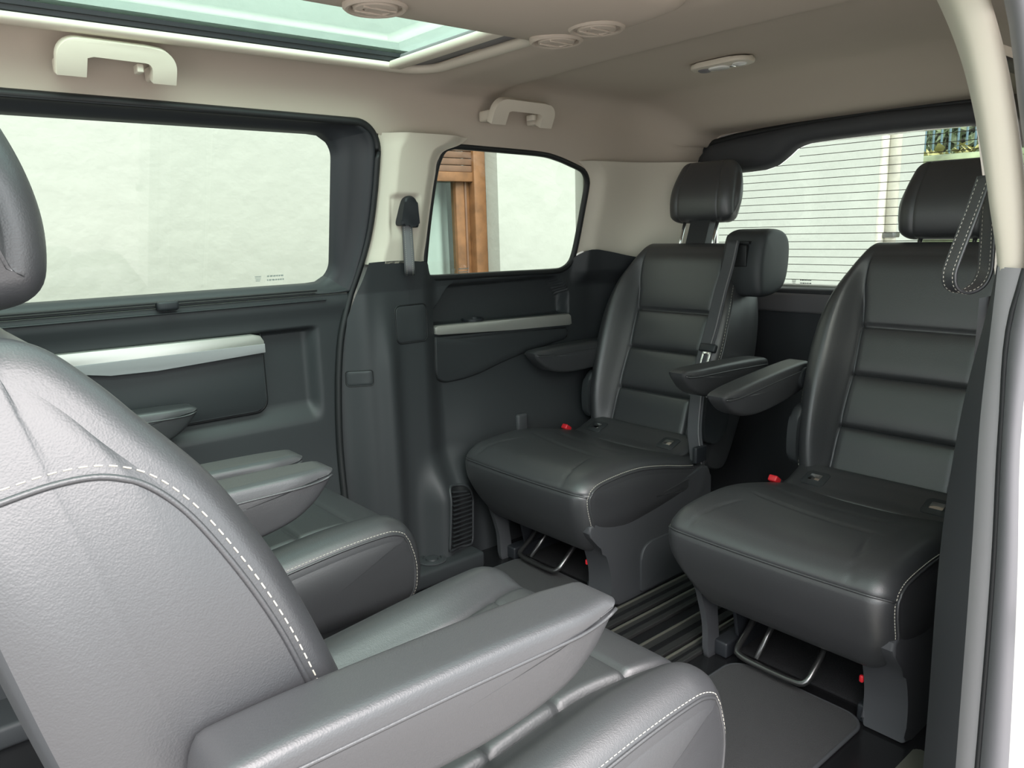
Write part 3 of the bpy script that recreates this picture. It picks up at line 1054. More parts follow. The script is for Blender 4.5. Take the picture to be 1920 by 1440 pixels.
def pull_strap(name, loc, rz, label, length, tilt, width=0.030, spread=0.016, capsize=1.0):
    """leather loop hanging from a moulded cap"""
    t = tag(empty(name, loc, rz), label, 'strap', 'leather pull straps on the pillars')
    L = length
    prof = []
    P = []
    # local: loop lies in the (x, z) plane of the strap, width across local y
    down = [(spread * 0.2, -0.02), (spread * 0.45, -L * 0.35), (spread * 0.95, -L * 0.75), (spread, -L + 0.025), (spread * 0.72, -L + 0.008), (0, -L), (-spread * 0.72, -L + 0.008), (-spread, -L + 0.025), (-spread * 0.95, -L * 0.75), (-spread * 0.45, -L * 0.35), (-spread * 0.2, -0.02)]
    C = catmull([(a + tilt * b, b) for a, b in down], 70, closed=False)
    pts = np.stack([C[:, 0], np.zeros(70), C[:, 1]], 1)
    rb = ribbon('loop', pts, (0, 1, 0), width, 0.0026, 'leather', t)
    for s in (-1, 1):
        off = np.zeros((70, 3))
        q = pts.copy()
        T = np.gradient(q, axis=0)
        T /= np.linalg.norm(T, axis=1)[:, None]
        nrm = np.cross(T, np.array((0, 1.0, 0)))
        for sg in (-1, 1):
            e = q + nrm * 0.0021 * sg
            e[:, 1] += s * (width / 2 - 0.004)
            stitches('stitching', e, rb, L=0.0032, gap=0.003, r=0.0004)
        e = q.copy()
        e[:, 1] += s * width / 2
        tube('edge_piping', e, 0.0022, 'leather', rb, n=6)
    return t


# far strap: the loop is seen edge-on flat against the pillar
ps = pull_strap('pull_strap', (1.296, 2.012, 1.195), math.radians(62), 'short black leather pull strap on the cream pillar between the far windows', 0.195, 0.03, 0.026, 0.014)
capp = catmull([(-0.030, -0.045), (-0.026, -0.01), (-0.014, 0.030), (0.006, 0.040), (0.026, 0.028), (0.030, -0.005), (0.030, -0.052), (0.0, -0.047)], 40)
cpe, spe = math.cos(math.radians(62)), math.sin(math.radians(62))
slab('cap', [tuple(p) for p in capp], (0.022 * spe, 0.022 * cpe, 0), (cpe, -spe, 0), (0, 0, 1), 0.044, 'frame_black', ps, 0.008, 3)
# near strap hangs inside the pillar by the open door
pull_strap('pull_strap', (1.262, 0.422, 1.205), math.radians(-38), 'long black leather pull strap with light stitching on the near door pillar', 0.186, 0.14, 0.030, 0.026)


# ================================================================= floor: rails and mats
def rail(y0, y1, label, x0=-1.0, x1=2.45):
    t = tag(empty('seat_rail', (0, (y0 + y1) / 2, 0)), label, 'rail', 'seat rails along the middle of the floor')
    w = (y1 - y0) / 2
    rbox('track', (x0, -w, 0.0), (x1, w, 0.008), 0.002, 'rail_metal', t)
    rbox('groove', (x0, -w * 0.28, 0.004), (x1, w * 0.28, 0.0088), 0.0006, 'floor_black', t)
    for s in (-1, 1):
        rbox('edge_strip', (x0, s * w - 0.0035, 0.0), (x1, s * w + 0.0035, 0.012), 0.0012, 'rail_edge' if s > 0 else 'rail_metal', t)
    return t


rail(1.376, 1.430, 'dark floor rail lying against the far rear seat foot')
rail(1.300, 1.352, 'second dark floor rail counted from the far rear seat')
rail(1.178, 1.248, 'dark floor rail next to the near rear seat bracket')
rail(1.122, 1.160, 'narrow dark floor rail beside the near rear seat bracket', x0=1.0)


def mat_thing(x0, x1, y0, y1, label, rad):
    t = tag(empty('floor_mat', ((x0 + x1) / 2, (y0 + y1) / 2, 0.001)), label, 'mat', 'carpet foot mats')
    a, b = (x1 - x0) / 2, (y1 - y0) / 2
    lp = rrect(-a, a, -b, b, rad, 10)
    slab('carpet_pile', lp, (0, 0, 0), (1, 0, 0), (0, 1, 0), 0.010, 'carpet', t, 0.003)
    tube('bound_edge', [(x, y, 0.006) for x, y in lp], 0.005, 'plastic_grey', t, n=8, closed=True)
    return t


mat_thing(0.75, 1.605, 0.690, 1.035, 'charcoal carpet mat in front of the near rear seat', 0.05)
mat_thing(0.75, 1.630, 1.50, 1.905, 'charcoal carpet mat in front of the far rear seat', 0.05)


# ================================================================= seats
# seat frame: x forward (towards the sitter's knees), y to the sitter's left, z up, origin on the floor
F0, Z0, REC_A = -0.31, 0.36, math.radians(20)
CR, SR = math.cos(REC_A), math.sin(REC_A)


def back_xyz(d, l, u):
    d, l, u = np.asarray(d, float), np.asarray(l, float), np.asarray(u, float)
    return np.stack([F0 + d * CR - u * SR, l + 0 * d, Z0 + d * SR + u * CR], -1)


BW = sinterp([(-0.1, 0.250), (0.0, 0.252), (0.12, 0.262), (0.30, 0.274), (0.42, 0.276), (0.52, 0.266), (0.60, 0.248), (0.66, 0.228), (0.70, 0.212), (0.76, 0.190)])
BLS = sinterp([(-0.1, 0.168), (0.2, 0.166), (0.40, 0.163), (0.50, 0.168), (0.56, 0.172), (0.61, 0.176), (0.65, 0.176), (0.70, 0.170), (0.76, 0.155)])
BOL = sinterp([(-0.1, 0.0), (0.0, 0.026), (0.10, 0.058), (0.25, 0.080), (0.40, 0.086), (0.50, 0.080), (0.57, 0.064), (0.62, 0.042), (0.66, 0.022), (0.70, 0.007), (0.75, 0.0), (0.8, 0.0)])
SEAM_U = (0.186, 0.342, 0.488)
BACK_T = sorted(set([s * t for s in (-1, 1) for t in (0, .08, .16, .24, .32, .40, .46, .51, .55, .575, .59, .60, .61, .625, .645, .67, .70, .735, .77, .80, .83, .86, .89, .915, .94, .96, .975, .99, 1.0)]))


def back_inset(T):
    t = max(0.0, (T - 0.80) / 0.20)
    return 0.036 * (1 - math.sqrt(max(0.0, 1 - t * t)))


def back_shape(d, u, nd, nu, T, s):
    w, ls = BW(u), BLS(u)
    aT = np.abs(T)
    l = np.where(aT < .6, aT / .6 * ls, ls + (aT - .6) / .4 * (w - ls))
    front = sstep(0.25, 0.8, nd)
    q = np.clip((l - ls) / np.maximum(w - ls, 1e-4), 0, 1)
    bol = BOL(u) * sstep(0.0, 0.60, q) * s
    gro = 0.013 * np.exp(-((l - ls) / 0.006) ** 2) * (0.12 + 0.88 * sstep(0.62, 0.52, u)) * sstep(0.70, 0.62, u)
    puff = np.zeros_like(u)
    edges = (0.0,) + SEAM_U + (0.70,)
    for a, b in zip(edges, edges[1:]):
        tt = np.clip((u - a) / (b - a), 0, 1)
        puff += np.where((u >= a) & (u < b), 0.010 * (1 - (2 * tt - 1) ** 4), 0)
    inner = sstep(ls + 0.004, ls - 0.004, l)
    puff = puff * inner * (1 - 0.25 * (l / ls) ** 2)
    for us_ in SEAM_U:
        gro = gro + 0.010 * np.exp(-((u - us_) / 0.0045) ** 2) * inner
    d2 = d + front * (bol + puff * s - gro * s)
    return d2, np.sign(T) * l, u


BACK_PROF = catmull([(0.0, 0.02), (0.004, 0.1), (0.007, 0.2), (0.006, 0.4), (0.008, 0.52), (0.018, 0.62), (0.024, 0.685), (0.012, 0.728), (-0.022, 0.750), (-0.070, 0.732), (-0.105, 0.68), (-0.135, 0.5), (-0.155, 0.3), (-0.165, 0.1), (-0.160, 0.0), (-0.12, -0.035), (-0.03, -0.035)], 330)


def lateral_projector(G, sd):
    """drop points sideways onto the upholstery surface"""
    M, N, _ = G.shape
    fs = [(j * N + i, (j + 1) * N + i, (j + 1) * N + (i + 1) % N, j * N + (i + 1) % N) for j in range(M - 1) for i in range(N)]
    tree = BVHTree.FromPolygons([tuple(map(float, p)) for p in G.reshape(-1, 3)], fs)

    def onto(P, lift):
        out = []
        for p in P:
            h = tree.ray_cast(Vector((p[0], sd * 0.6, p[2])), Vector((0, -sd, 0)))
            if h[0] is not None and abs(h[0].y - p[1]) < 0.06:
                out.append((h[0].x, h[0].y + sd * lift, h[0].z))
            else:
                out.append(tuple(p))
        return np.array(out)
    return onto


def build_backrest(t):
    Nb = outline_normals(BACK_PROF)
    G, tv, cap, Nn = upholster(BACK_PROF, BACK_T, back_inset, back_shape, cap_bulge=0.010, iw=0.30 + 0.70 * sstep(-0.2, 0.6, Nb[:, 0]))
    N = G.shape[1]
    front = sstep(0.25, 0.8, Nn[:, 0])
    uc = BACK_PROF[:, 1]

    def region(j, i):
        if cap[j] or cap[j + 1]:
            return 'side1' if tv[j] > 0 else 'side0'
        f = (front[i] + front[(i + 1) % N]) / 2
        u = (uc[i] + uc[(i + 1) % N]) / 2
        if f < 0.02 and not (u > 0.66):
            return 'shell'
        Tm = (tv[j] + tv[j + 1]) / 2
        if u > 0.66 or abs(Tm) < 0.6:
            if u < 0.0:
                return 'shell'
            for k, us_ in enumerate(SEAM_U):
                if u < us_:
                    return 'p%d' % k
            return 'p3'
        return 'bl' if Tm > 0 else 'br'
    parts = {'_endkey': ('side0', 'side1'), 'shell': ('backrest', 'plastic', None), 'side0': ('side_panel', 'leather', 'shell'), 'side1': ('side_panel', 'leather', 'shell'),
             'bl': ('bolster', 'leather', 'shell'), 'br': ('bolster', 'leather', 'shell')}
    for k in range(4):
        parts['p%d' % k] = ('back_pad', 'leather', 'shell')
    flat = G.copy()
    G2 = back_xyz(flat[..., 0], flat[..., 1], flat[..., 2])
    made = split_parts(G2, region, parts, t)
    bk = made['shell']
    # piping and stitching round the side panels
    df = lambda u: -0.036 + 0.006 + float(BOL(u)) - 0.010 * float(sstep(0.4, 0.6, u)) + 0.001
    path = catmull([(df(0.0), 0.00), (df(.1), 0.10), (df(.25), 0.25), (0.052, 0.36), (0.053, 0.44), (0.047, 0.515), (0.035, 0.578), (0.012, 0.618), (-0.030, 0.639), (-0.115, 0.652)], 140, closed=False)
    for sd in (-1, 1):
        l = sd * (BW(path[:, 1]) + 0.0045)
        onto = lateral_projector(G2, sd)
        tube('piping', onto(back_xyz(path[:, 0], l, path[:, 1]), 0.0), 0.0030, 'leather', bk, n=6)
        p2 = path.copy()
        Tg = np.gradient(p2, axis=0)
        Tg /= np.linalg.norm(Tg, axis=1)[:, None]
        p2 = p2 + 0.0085 * np.stack([Tg[:, 1], -Tg[:, 0]], 1)
        stitches('stitching', onto(back_xyz(p2[:, 0], sd * (BW(p2[:, 1]) - 0.0005), p2[:, 1]), 0.0005), bk, L=0.0062, gap=0.0042, r=0.0007)
    # seam cap over the top edge
    return bk


def build_headrest(t, raise_u, neck=False, dh=0.0):
    h = 0.218
    prof = catmull([(0.030, 0.02), (0.042, 0.06), (0.044, 0.11), (0.036, 0.165), (0.020, 0.205), (-0.010, 0.219), (-0.045, 0.208), (-0.062, 0.17), (-0.064, 0.11), (-0.058, 0.05), (-0.045, 0.008), (-0.010, -0.004), (0.015, 0.0)], 90)
    W = lambda u: 0.138 - 0.020 * sstep(0.08, 0.22, u)
    Ts = sorted(set([s * x for s in (-1, 1) for x in (0, .15, .3, .45, .55, .6, .62, .64, .66, .72, .78, .83, .87, .91, .94, .97, .99, 1.0)]))

    def inset(T):
        q = max(0.0, (T - 0.70) / 0.30)
        return 0.036 * (1 - math.sqrt(max(0.0, 1 - q * q)))

    def shape(d, u, nd, nu, T, s):
        g = 0.003 * np.exp(-((np.abs(T) - 0.63) / 0.018) ** 2) * s
        return d - nd * g, T * W(u), u - nu * g
    G, tv, cap, Nn = upholster(prof, Ts, inset, shape, cap_bulge=0.012)
    u0 = 0.752 + raise_u
    G2 = back_xyz(G[..., 0] - 0.026 + dh + 0.08 * G[..., 2], G[..., 1], G[..., 2] + u0)
    N = G.shape[1]

    def region(j, i):
        if cap[j] or cap[j + 1]:
            return 's1' if tv[j] > 0 else 's0'
        Tm = (tv[j] + tv[j + 1]) / 2
        return 'c' if abs(Tm) < .63 else ('s1' if Tm > 0 else 's0')
    parts = {'c': ('headrest', 'leather', None), 's0': ('side_cheek', 'leather', 'c'), 's1': ('side_cheek', 'leather', 'c'), '_endkey': ('s0', 's1')}
    made = split_parts(G2, region, parts, t)
    hr = made['c']
    for s in (-1, 1):
        tube('pole', [back_xyz(-0.035, s * 0.072, u) for u in (0.70, 0.742 + raise_u + 0.02)], 0.006, 'chrome', hr, n=12)
        lathe('pole_guide', [(0.016, 0), (0.016, 0.006), (0.011, 0.010)], back_xyz(-0.045, s * 0.072, 0.735), (-SR, 0, CR), 'frame_black', hr, n=16)
    if neck:
        P = [back_xyz(d, l, u) for u in (0.715, 0.742 + raise_u + 0.02) for (d, l) in ((-0.02, -0.035), (-0.02, 0.050), (-0.055, 0.050), (-0.055, -0.035))]
        obj('neck_block', P, [(0, 1, 5, 4), (1, 2, 6, 5), (2, 3, 7, 6), (3, 0, 4, 7)], 'frame_black', hr, smooth=False)
    return hr


CUSH_T = sorted(set([s * x for s in (-1, 1) for x in (0, .1, .2, .3, .4, .48, .53, .56, .58, .59, .60, .61, .62, .64, .67, .70, .73, .76, .79, .82, .85, .88, .905, .93, .95, .965, .98, .99, 1.0)]))


def cush_inset(T, r=0.050):
    t = max(0.0, (T - 0.82) / 0.18)
    return r * (1 - math.sqrt(max(0.0, 1 - t * t)))


def build_rear_cushion(t):
    prof = catmull([(-0.28, 0.235), (0.0, 0.19), (0.15, 0.165), (0.225, 0.178), (0.268, 0.235), (0.293, 0.30), (0.303, 0.352), (0.297, 0.388), (0.272, 0.414), (0.225, 0.431), (0.12, 0.439), (0.03, 0.435), (-0.08, 0.415), (-0.18, 0.391), (-0.28, 0.370), (-0.32, 0.352), (-0.325, 0.28)], 300)
    pn = outline_normals(prof)

    def shape(f, z, nf, nz, T, s):
        w = 0.283 + 0.012 * (T > 0) * np.abs(T) - 0.10 * sstep(0.33, 0.16, z) * (T < 0) * np.abs(T) - 0.035 * sstep(0.30, 0.16, z) * (T > 0) - 0.012 * sstep(0.1, -0.3, f)
        l = T * w
        top = sstep(0.35, 0.85, nz)
        al = np.abs(l)
        dz = -0.010 * (1 - np.clip(al / 0.20, 0, 1) ** 2) * sstep(0.28, 0.1, f)
        crown = 0.010 * (1 - (al / 0.283) ** 2) * sstep(0.5, 0.95, nf)
        g = 0.005 * np.exp(-((al - 0.205 + 0.25 * (0.30 - f)) / 0.004) ** 2) * sstep(0.10, 0.24, f) * sstep(0.37, 0.40, z)
        for fc, wd in ((0.085, .006), (-0.015, .007), (-0.03, .01)):
            g = g + 0.004 * np.exp(-((f - fc - 0.03 * (l / .2)) / wd) ** 2) * sstep(0.20, 0.14, al)
        fs = 0.004 * np.exp(-((z - 0.378) / 0.004) ** 2) * sstep(0.3, 0.8, nf)       # seam under the nose
        return f + (crown - fs) * s, l, z + top * (dz - g) * s
    G, tv, cap, Nn = upholster(prof, CUSH_T, cush_inset, shape, cap_bulge=0.010)
    N = G.shape[1]
    zc, fc = prof[:, 1], prof[:, 0]

    def region(j, i):
        if cap[j] or cap[j + 1]:
            return 's1' if tv[j] > 0 else 's0'
        z = (zc[i] + zc[(i + 1) % N]) / 2
        if pn[i, 1] > 0.1 and z > 0.378:
            return 'top'
        if pn[i, 0] > 0.2 and z <= 0.378:
            return 'front'
        if pn[i, 0] > 0 and z > 0.378:
            return 'top'
        return 'under'
    parts = {'_endkey': ('s0', 's1'), 'under': ('cushion', 'leather', None), 'top': ('cushion_top', 'leather', 'under'), 'front': ('cushion_front', 'leather', 'under'), 's0': ('cushion_side', 'leather', 'under'), 's1': ('cushion_side', 'leather', 'under')}
    made = split_parts(G, region, parts, t)
    cu = made['under']
    # stitched edges of the side panels, nose piping
    sel = [i for i in range(N) if (pn[i, 0] > 0.05 and zc[i] > 0.20) or (pn[i, 1] > 0.3 and fc[i] > -0.24)]
    sel.sort(key=lambda i: i)
    cols = [k for k in range(len(tv)) if not cap[k]]
    for side in (-1, 1):
        k1 = cols[-3] if side > 0 else cols[2]
        k0 = cols[-2] if side > 0 else cols[1]
        P = G[k1][sel] + pn[sel][:, [0, 0, 1]] * np.array((0.0006, 0, 0.0006))
        stitches('stitching', P, cu, L=0.0046, gap=0.0032, r=0.0009)
        tube('piping', G[k0][sel], 0.0030, 'leather', cu, n=6)
    i0 = int(np.argmin((zc - 0.379) ** 2 + (fc - 0.30) ** 2))
    tube('nose_piping', [G[k][i0] + np.array((0.0015, 0, 0)) for k in cols[2:-2]], 0.0026, 'leather', cu, n=6)
    # rear flap in front of the backrest, with child-seat anchor covers
    fp = catmull([(-0.180, 0.381), (-0.225, 0.395), (-0.27, 0.412), (-0.305, 0.424), (-0.325, 0.41), (-0.31, 0.37), (-0.22, 0.362)], 60)
    G3, tv3, cap3, _ = upholster(fp, [-1, -.97, -.92, -.8, -.5, 0, .5, .8, .92, .97, 1], lambda T: 0.008 * max(0, (T - .92) / .08) ** 2, lambda f, z, nf, nz, T, s: (f, T * 0.243, z), 0.004, (0.8, 0.4, 0.1))
    fl = split_parts(G3, lambda j, i: 'a', {'_endkey': 'a', 'a': ('rear_flap', 'leather', None)}, t)['a']
    for s in (-1, 1):
        a = slab('anchor_cover', rrect(-0.034, 0.034, -0.030, 0.030, 0.010), (-0.245, s * 0.165, 0.398), (0, -1, 0), (1, 0, -0.36), 0.007, 'plastic', fl, 0.003)
        slab('anchor_slot', rrect(-0.017, 0.017, -0.012, 0.014, 0.003), (-0.243, s * 0.165, 0.4055), (0, -1, 0), (1, 0, -0.36), 0.003, 'chrome', a, 0.001)
    return cu


def build_lounge_cushion(t):
    prof = catmull([(-0.30, 0.24), (0.0, 0.205), (0.18, 0.20), (0.255, 0.215), (0.290, 0.26), (0.302, 0.32), (0.298, 0.375), (0.278, 0.420), (0.232, 0.444), (0.10, 0.444), (-0.1, 0.425), (-0.29, 0.405), (-0.34, 0.38), (-0.345, 0.29)], 300)
    pn = outline_normals(prof)
    LS = lambda f: 0.150 + 0.035 * sstep(0.05, 0.29, f)
    SE = (0.175, 0.045, -0.085, -0.215)

    def shape(f, z, nf, nz, T, s):
        w = 0.285 - 0.04 * sstep(0.30, 0.2, z)
        aT = np.abs(T)
        ls = LS(f)
        al = np.where(aT < .6, aT / .6 * ls, ls + (aT - .6) / .4 * (w - ls))
        top = sstep(0.30, 0.85, nz)
        q = np.clip((al - ls) / np.maximum(w - ls, 1e-4), 0, 1)
        bol = 0.030 * sstep(0.0, 0.5, q) * sstep(0.32, 0.20, f)
        inner = sstep(ls + 0.004, ls - 0.004, al)
        g = 0.012 * np.exp(-((al - ls) / 0.0055) ** 2) * sstep(0.325, 0.26, f)
        ed = (0.30,) + SE + (-0.35,)
        puff = np.zeros_like(f)
        for a, b in zip(ed, ed[1:]):
            tt = np.clip((f - b) / (a - b), 0, 1)
            puff += np.where((f <= a) & (f > b), 0.003 * (1 - (2 * tt - 1) ** 4), 0)
        for sf in SE:
            g = g + 0.006 * np.exp(-((f - sf) / 0.004) ** 2) * inner
        bulge = 0.008 * (1 - (al / 0.28) ** 2) * sstep(0.5, 0.95, nf)
        return f + bulge * s, np.sign(T) * al, z + top * (bol + puff * inner - g) * s
    G, tv, cap, Nn = upholster(prof, CUSH_T, cush_inset, shape, cap_bulge=0.012)
    N = G.shape[1]
    zc, fc = prof[:, 1], prof[:, 0]

    def region(j, i):
        if cap[j] or cap[j + 1]:
            return 's1' if tv[j] > 0 else 's0'
        if pn[i, 1] > 0.02 and zc[i] > 0.36:
            Tm = (tv[j] + tv[j + 1]) / 2
            if abs(Tm) < 0.6:
                f = (fc[i] + fc[(i + 1) % N]) / 2
                for k, sf in enumerate(SE):
                    if f > sf:
                        return 'p%d' % k
                return 'p4'
            return 'bl' if Tm > 0 else 'br'
        return 'under'
    parts = {'_endkey': ('s0', 's1'), 'under': ('cushion', 'leather', None), 's0': ('cushion_side', 'leather', 'under'), 's1': ('cushion_side', 'leather', 'under'), 'bl': ('cushion_bolster', 'leather', 'under'), 'br': ('cushion_bolster', 'leather', 'under')}
    for k in range(5):
        parts['p%d' % k] = ('cushion_pad', 'leather' if k in (0, 4) else 'leather_perforated', 'under')
    made = split_parts(G, region, parts, t)
    cu = made['under']
    sel = [i for i in range(N) if (pn[i, 0] > 0.05 and zc[i] > 0.24) or (pn[i, 1] > 0.3 and fc[i] > -0.30)]
    cols = [k for k in range(len(tv)) if not cap[k]]
    for side in (-1, 1):
        k1 = cols[-3] if side > 0 else cols[2]
        k0 = cols[-2] if side > 0 else cols[1]
        P = G[k1][sel] + pn[sel][:, [0, 0, 1]] * np.array((0.0006, 0, 0.0006))
        stitches('stitching', P, cu, L=0.0050, gap=0.0034, r=0.0007)
        tube('piping', G[k0][sel], 0.0030, 'leather', cu, n=6)
    return cu


ARM_PROF = catmull([(-0.44, -0.070), (-0.36, -0.092), (-0.20, -0.100), (-0.10, -0.088), (-0.045, -0.064), (-0.015, -0.036), (0.0, -0.014), (-0.006, -0.004), (-0.04, 0.0), (-0.20, 0.004), (-0.40, 0.003), (-0.445, -0.01)], 110)


def build_arm(t, l0, ftip, ztop, tilt=0.0):
    ts = sorted(set([s * x for s in (-1, 1) for x in (0, .3, .5, .65, .75, .82, .88, .93, .97, 1.0)]))

    def inset(T):
        q = max(0.0, (T - 0.6) / 0.4)
        return 0.012 * (1 - math.sqrt(max(0.0, 1 - q * q)))
    ct, st_ = math.cos(tilt), math.sin(tilt)
    tr = lambda f, z: (ftip + f * ct - z * st_, ztop + f * st_ + z * ct)

    def shape(f, z, nf, nz, T, s):
        w = 0.040 - 0.008 * sstep(-0.08, 0.0, f) - 0.006 * sstep(-0.02, -0.09, z)
        X, Z = tr(f, z)
        return X, l0 + T * w, Z
    G, tv, cap, Nn = upholster(ARM_PROF, ts, inset, shape, cap_bulge=0.003, caps=(0.9, 0.6, 0.3, 0.05))
    pn = outline_normals(ARM_PROF)
    zc = ARM_PROF[:, 1]
    N = G.shape[1]

    def region(j, i):
        if cap[j] or cap[j + 1]:
            return 'side'
        return 'top' if pn[i, 1] > 0.15 else 'side'
    made = split_parts(G, region, {'_endkey': 'side', 'side': ('armrest', 'leather', None), 'top': ('arm_pad', 'leather', 'side')}, t)
    ar = made['side']
    sp = catmull([(-0.43, -0.020), (-0.25, -0.020), (-0.10, -0.022), (-0.03, -0.022), (-0.006, -0.016)], 40, closed=False)
    for s in (-1, 1):
        P = []
        for f, z in sp:
            w = 0.040 - 0.008 * float(sstep(-0.08, 0.0, f)) + 0.0012
            X, Z = tr(f, z)
            P.append((X, l0 + s * w, Z))
        tube('arm_seam', P, 0.0022, 'leather', ar, n=6)
    X, Z = tr(-0.40, -0.045)
    lathe('arm_pivot', [(0.034, -0.008), (0.034, 0.008), (0.026, 0.012)], (X, l0 - np.sign(l0) * 0.040, Z), (0, -np.sign(l0), 0), 'plastic', ar, n=20)
    return ar


def build_rear_base(t):
    """moulded foot cover on the sitter's left, steel bracket on the right, steel bar under the nose"""
    poly = catmull([(0.272, 0.262), (0.262, 0.284), (0.21, 0.286), (0.10, 0.295), (-0.10, 0.315), (-0.20, 0.33), (-0.30, 0.335), (-0.31, 0.2), (-0.30, 0.02), (-0.28, 0.001), (0.0, 0.001), (0.165, 0.001), (0.178, 0.02), (0.180, 0.10), (0.205, 0.18), (0.245, 0.225)], 90)
    fc = slab('foot_cover', [tuple(p) for p in poly], (0, 0.292, 0), (1, 0, 0), (0, 0, 1), 0.095, 'plastic_grey', t, 0.016, 4)
    slab('moulded_panel', rrect(-0.22, 0.05, 0.012, 0.165, (0.004, 0.05, 0.02, 0.004)), (0, 0.300, 0), (1, 0, 0), (0, 0, 1), 0.012, 'plastic_grey', fc, 0.006, 3)
    po = catmull([(0.250, 0.235), (0.235, 0.20), (0.205, 0.10), (0.195, 0.0), (0.155, 0.0), (0.150, 0.03), (0.16, 0.12), (0.17, 0.24)], 50)
    slab('bracket', [tuple(p) for p in po], (0, -0.205, 0), (1, 0, 0), (0, 0, 1), 0.018, 'plastic_grey', t, 0.003)
    slab('side_plate', [(0.16, 0.24), (0.12, 0.05), (-0.2, 0.05), (-0.25, 0.26)], (0, -0.165, 0), (1, 0, 0), (0, 0, 1), 0.012, 'frame_black', t, 0.003)
    bar = catmull([(0.0, -0.145, 0.17), (0.10, -0.142, 0.085), (0.165, -0.138, 0.046), (0.178, -0.12, 0.036), (0.182, -0.05, 0.034), (0.186, 0.03, 0.038), (0.180, 0.058, 0.046), (0.150, 0.066, 0.075), (0.05, 0.068, 0.16)], 60, closed=False)
    tube('release_bar', bar, 0.0085, 'steel_dark', t, n=12)
    tube('release_bar_stay', [(0.03, -0.085, 0.17), (0.10, -0.083, 0.10), (0.172, -0.080, 0.042)], 0.0075, 'steel_dark', t, n=10)
    for y in (-0.19, 0.20):
        rbox('runner', (-0.24, y - 0.022, 0.001), (0.17, y + 0.022, 0.045), 0.006, 'frame_black', t)
        rbox('cross_member', (-0.18 if y < 0 else 0.02, -0.19, 0.17), (-0.14 if y < 0 else 0.06, 0.20, 0.20), 0.006, 'frame_black', t)
    rbox('release_lever', (0.172, 0.184, 0.106), (0.182, 0.194, 0.124), 0.004, 'red', t)


def build_buckle(t, l, f=-0.190, z=0.408, red_first=1):
    b = empty('seat_belt_buckle', (f, l, z))
    b.parent = t
    b.rotation_euler = (0, math.radians(-35), 0)
    rbox('buckle_body', (-0.060, -0.014, -0.034), (0.0, 0.014, -0.010), 0.005, 'frame_black', b)
    rbox('red_button', (-0.004, -0.0135, -0.030), (0.026, 0.0135, -0.011), 0.004, 'red', b)
    rbox('buckle_stalk', (-0.13, -0.010, -0.030), (-0.055, 0.010, -0.016), 0.003, 'frame_black', b)
    return b


def hinge_covers(t):
    for s in (-1, 1):
        po = catmull([(-0.055, 0.0), (0.030, 0.0), (0.050, 0.06), (0.040, 0.14), (0.005, 0.175), (-0.05, 0.165), (-0.085, 0.09)], 40)
        slab('hinge_cover', [(a - 0.335, b + 0.415) for a, b in po], (0, s * 0.268 + 0.014, 0), (1, 0, 0), (0, 0, 1), 0.030, 'plastic', t, 0.008, 3)


LAB_REAR = 'black leather rear seat beside the far wall with raised headrest and belt'
# ---- rear far seat
def make_rear(loc, label, raise_u, arms, neck):
    t = tag(empty('passenger_seat', loc, math.pi), label, 'seat', 'rear row seats')
    return t


rear_far = make_rear((1.77, 1.748, 0), 'black rear seat beside the far wall with raised headrest and hanging belt', 0, None, True)
build_rear_cushion(rear_far)
build_backrest(rear_far)
build_rear_base(rear_far)
hinge_covers(rear_far)
build_buckle(rear_far, -0.250)
rear_near = copy_tree(rear_far)
rear_near.location = (1.77, 0.890, 0)
rear_near['label'] = 'black rear seat nearest the open door with lowered headrest'
build_headrest(rear_far, 0.088, neck=True)
build_headrest(rear_near, 0.018)
build_arm(rear_far, 0.332, -0.065, 0.700, math.radians(2))
build_arm(rear_far, -0.290, -0.03, 0.700, math.radians(0))
build_arm(rear_near, -0.335, 0.010, 0.668, math.radians(-5))
build_arm(rear_near, 0.332, -0.03, 0.690, 0.0)

# belt guide and seat belt on the far rear seat
def belt_guide(t, label):
    g = empty('belt_guide', (0, 0, 0))
    g.parent = t
    prof = catmull([(-0.50, 0.885), (-0.475, 0.905), (-0.468, 0.98), (-0.488, 1.075), (-0.515, 1.100), (-0.565, 1.106), (-0.625, 1.095), (-0.655, 1.05), (-0.650, 0.96), (-0.62, 0.905), (-0.56, 0.885)], 70)
    ts = sorted(set([s * x for s in (-1, 1) for x in (0, .3, .55, .7, .8, .87, .93, .97, 1.0)]))
    G, tv, cap, _ = upholster(prof, ts, lambda T: 0.020 * (1 - math.sqrt(max(0, 1 - (max(0, T - .6) / .4) ** 2))), lambda f, z, a, b, T, s: (f, 0.272 + T * 0.078, z), 0.004)
    mm = split_parts(G, lambda j, i: 'a', {'_endkey': 'a', 'a': ('guide_housing', 'plastic', None)}, g)
    rbox('guide_slot', (-0.492, 0.225, 1.058), (-0.470, 0.305, 1.068), 0.002, 'rubber', g)
    rbox('guide_slot_recess', (-0.482, 0.235, 0.985), (-0.464, 0.300, 1.055), 0.003, 'rubber', g)
    return g


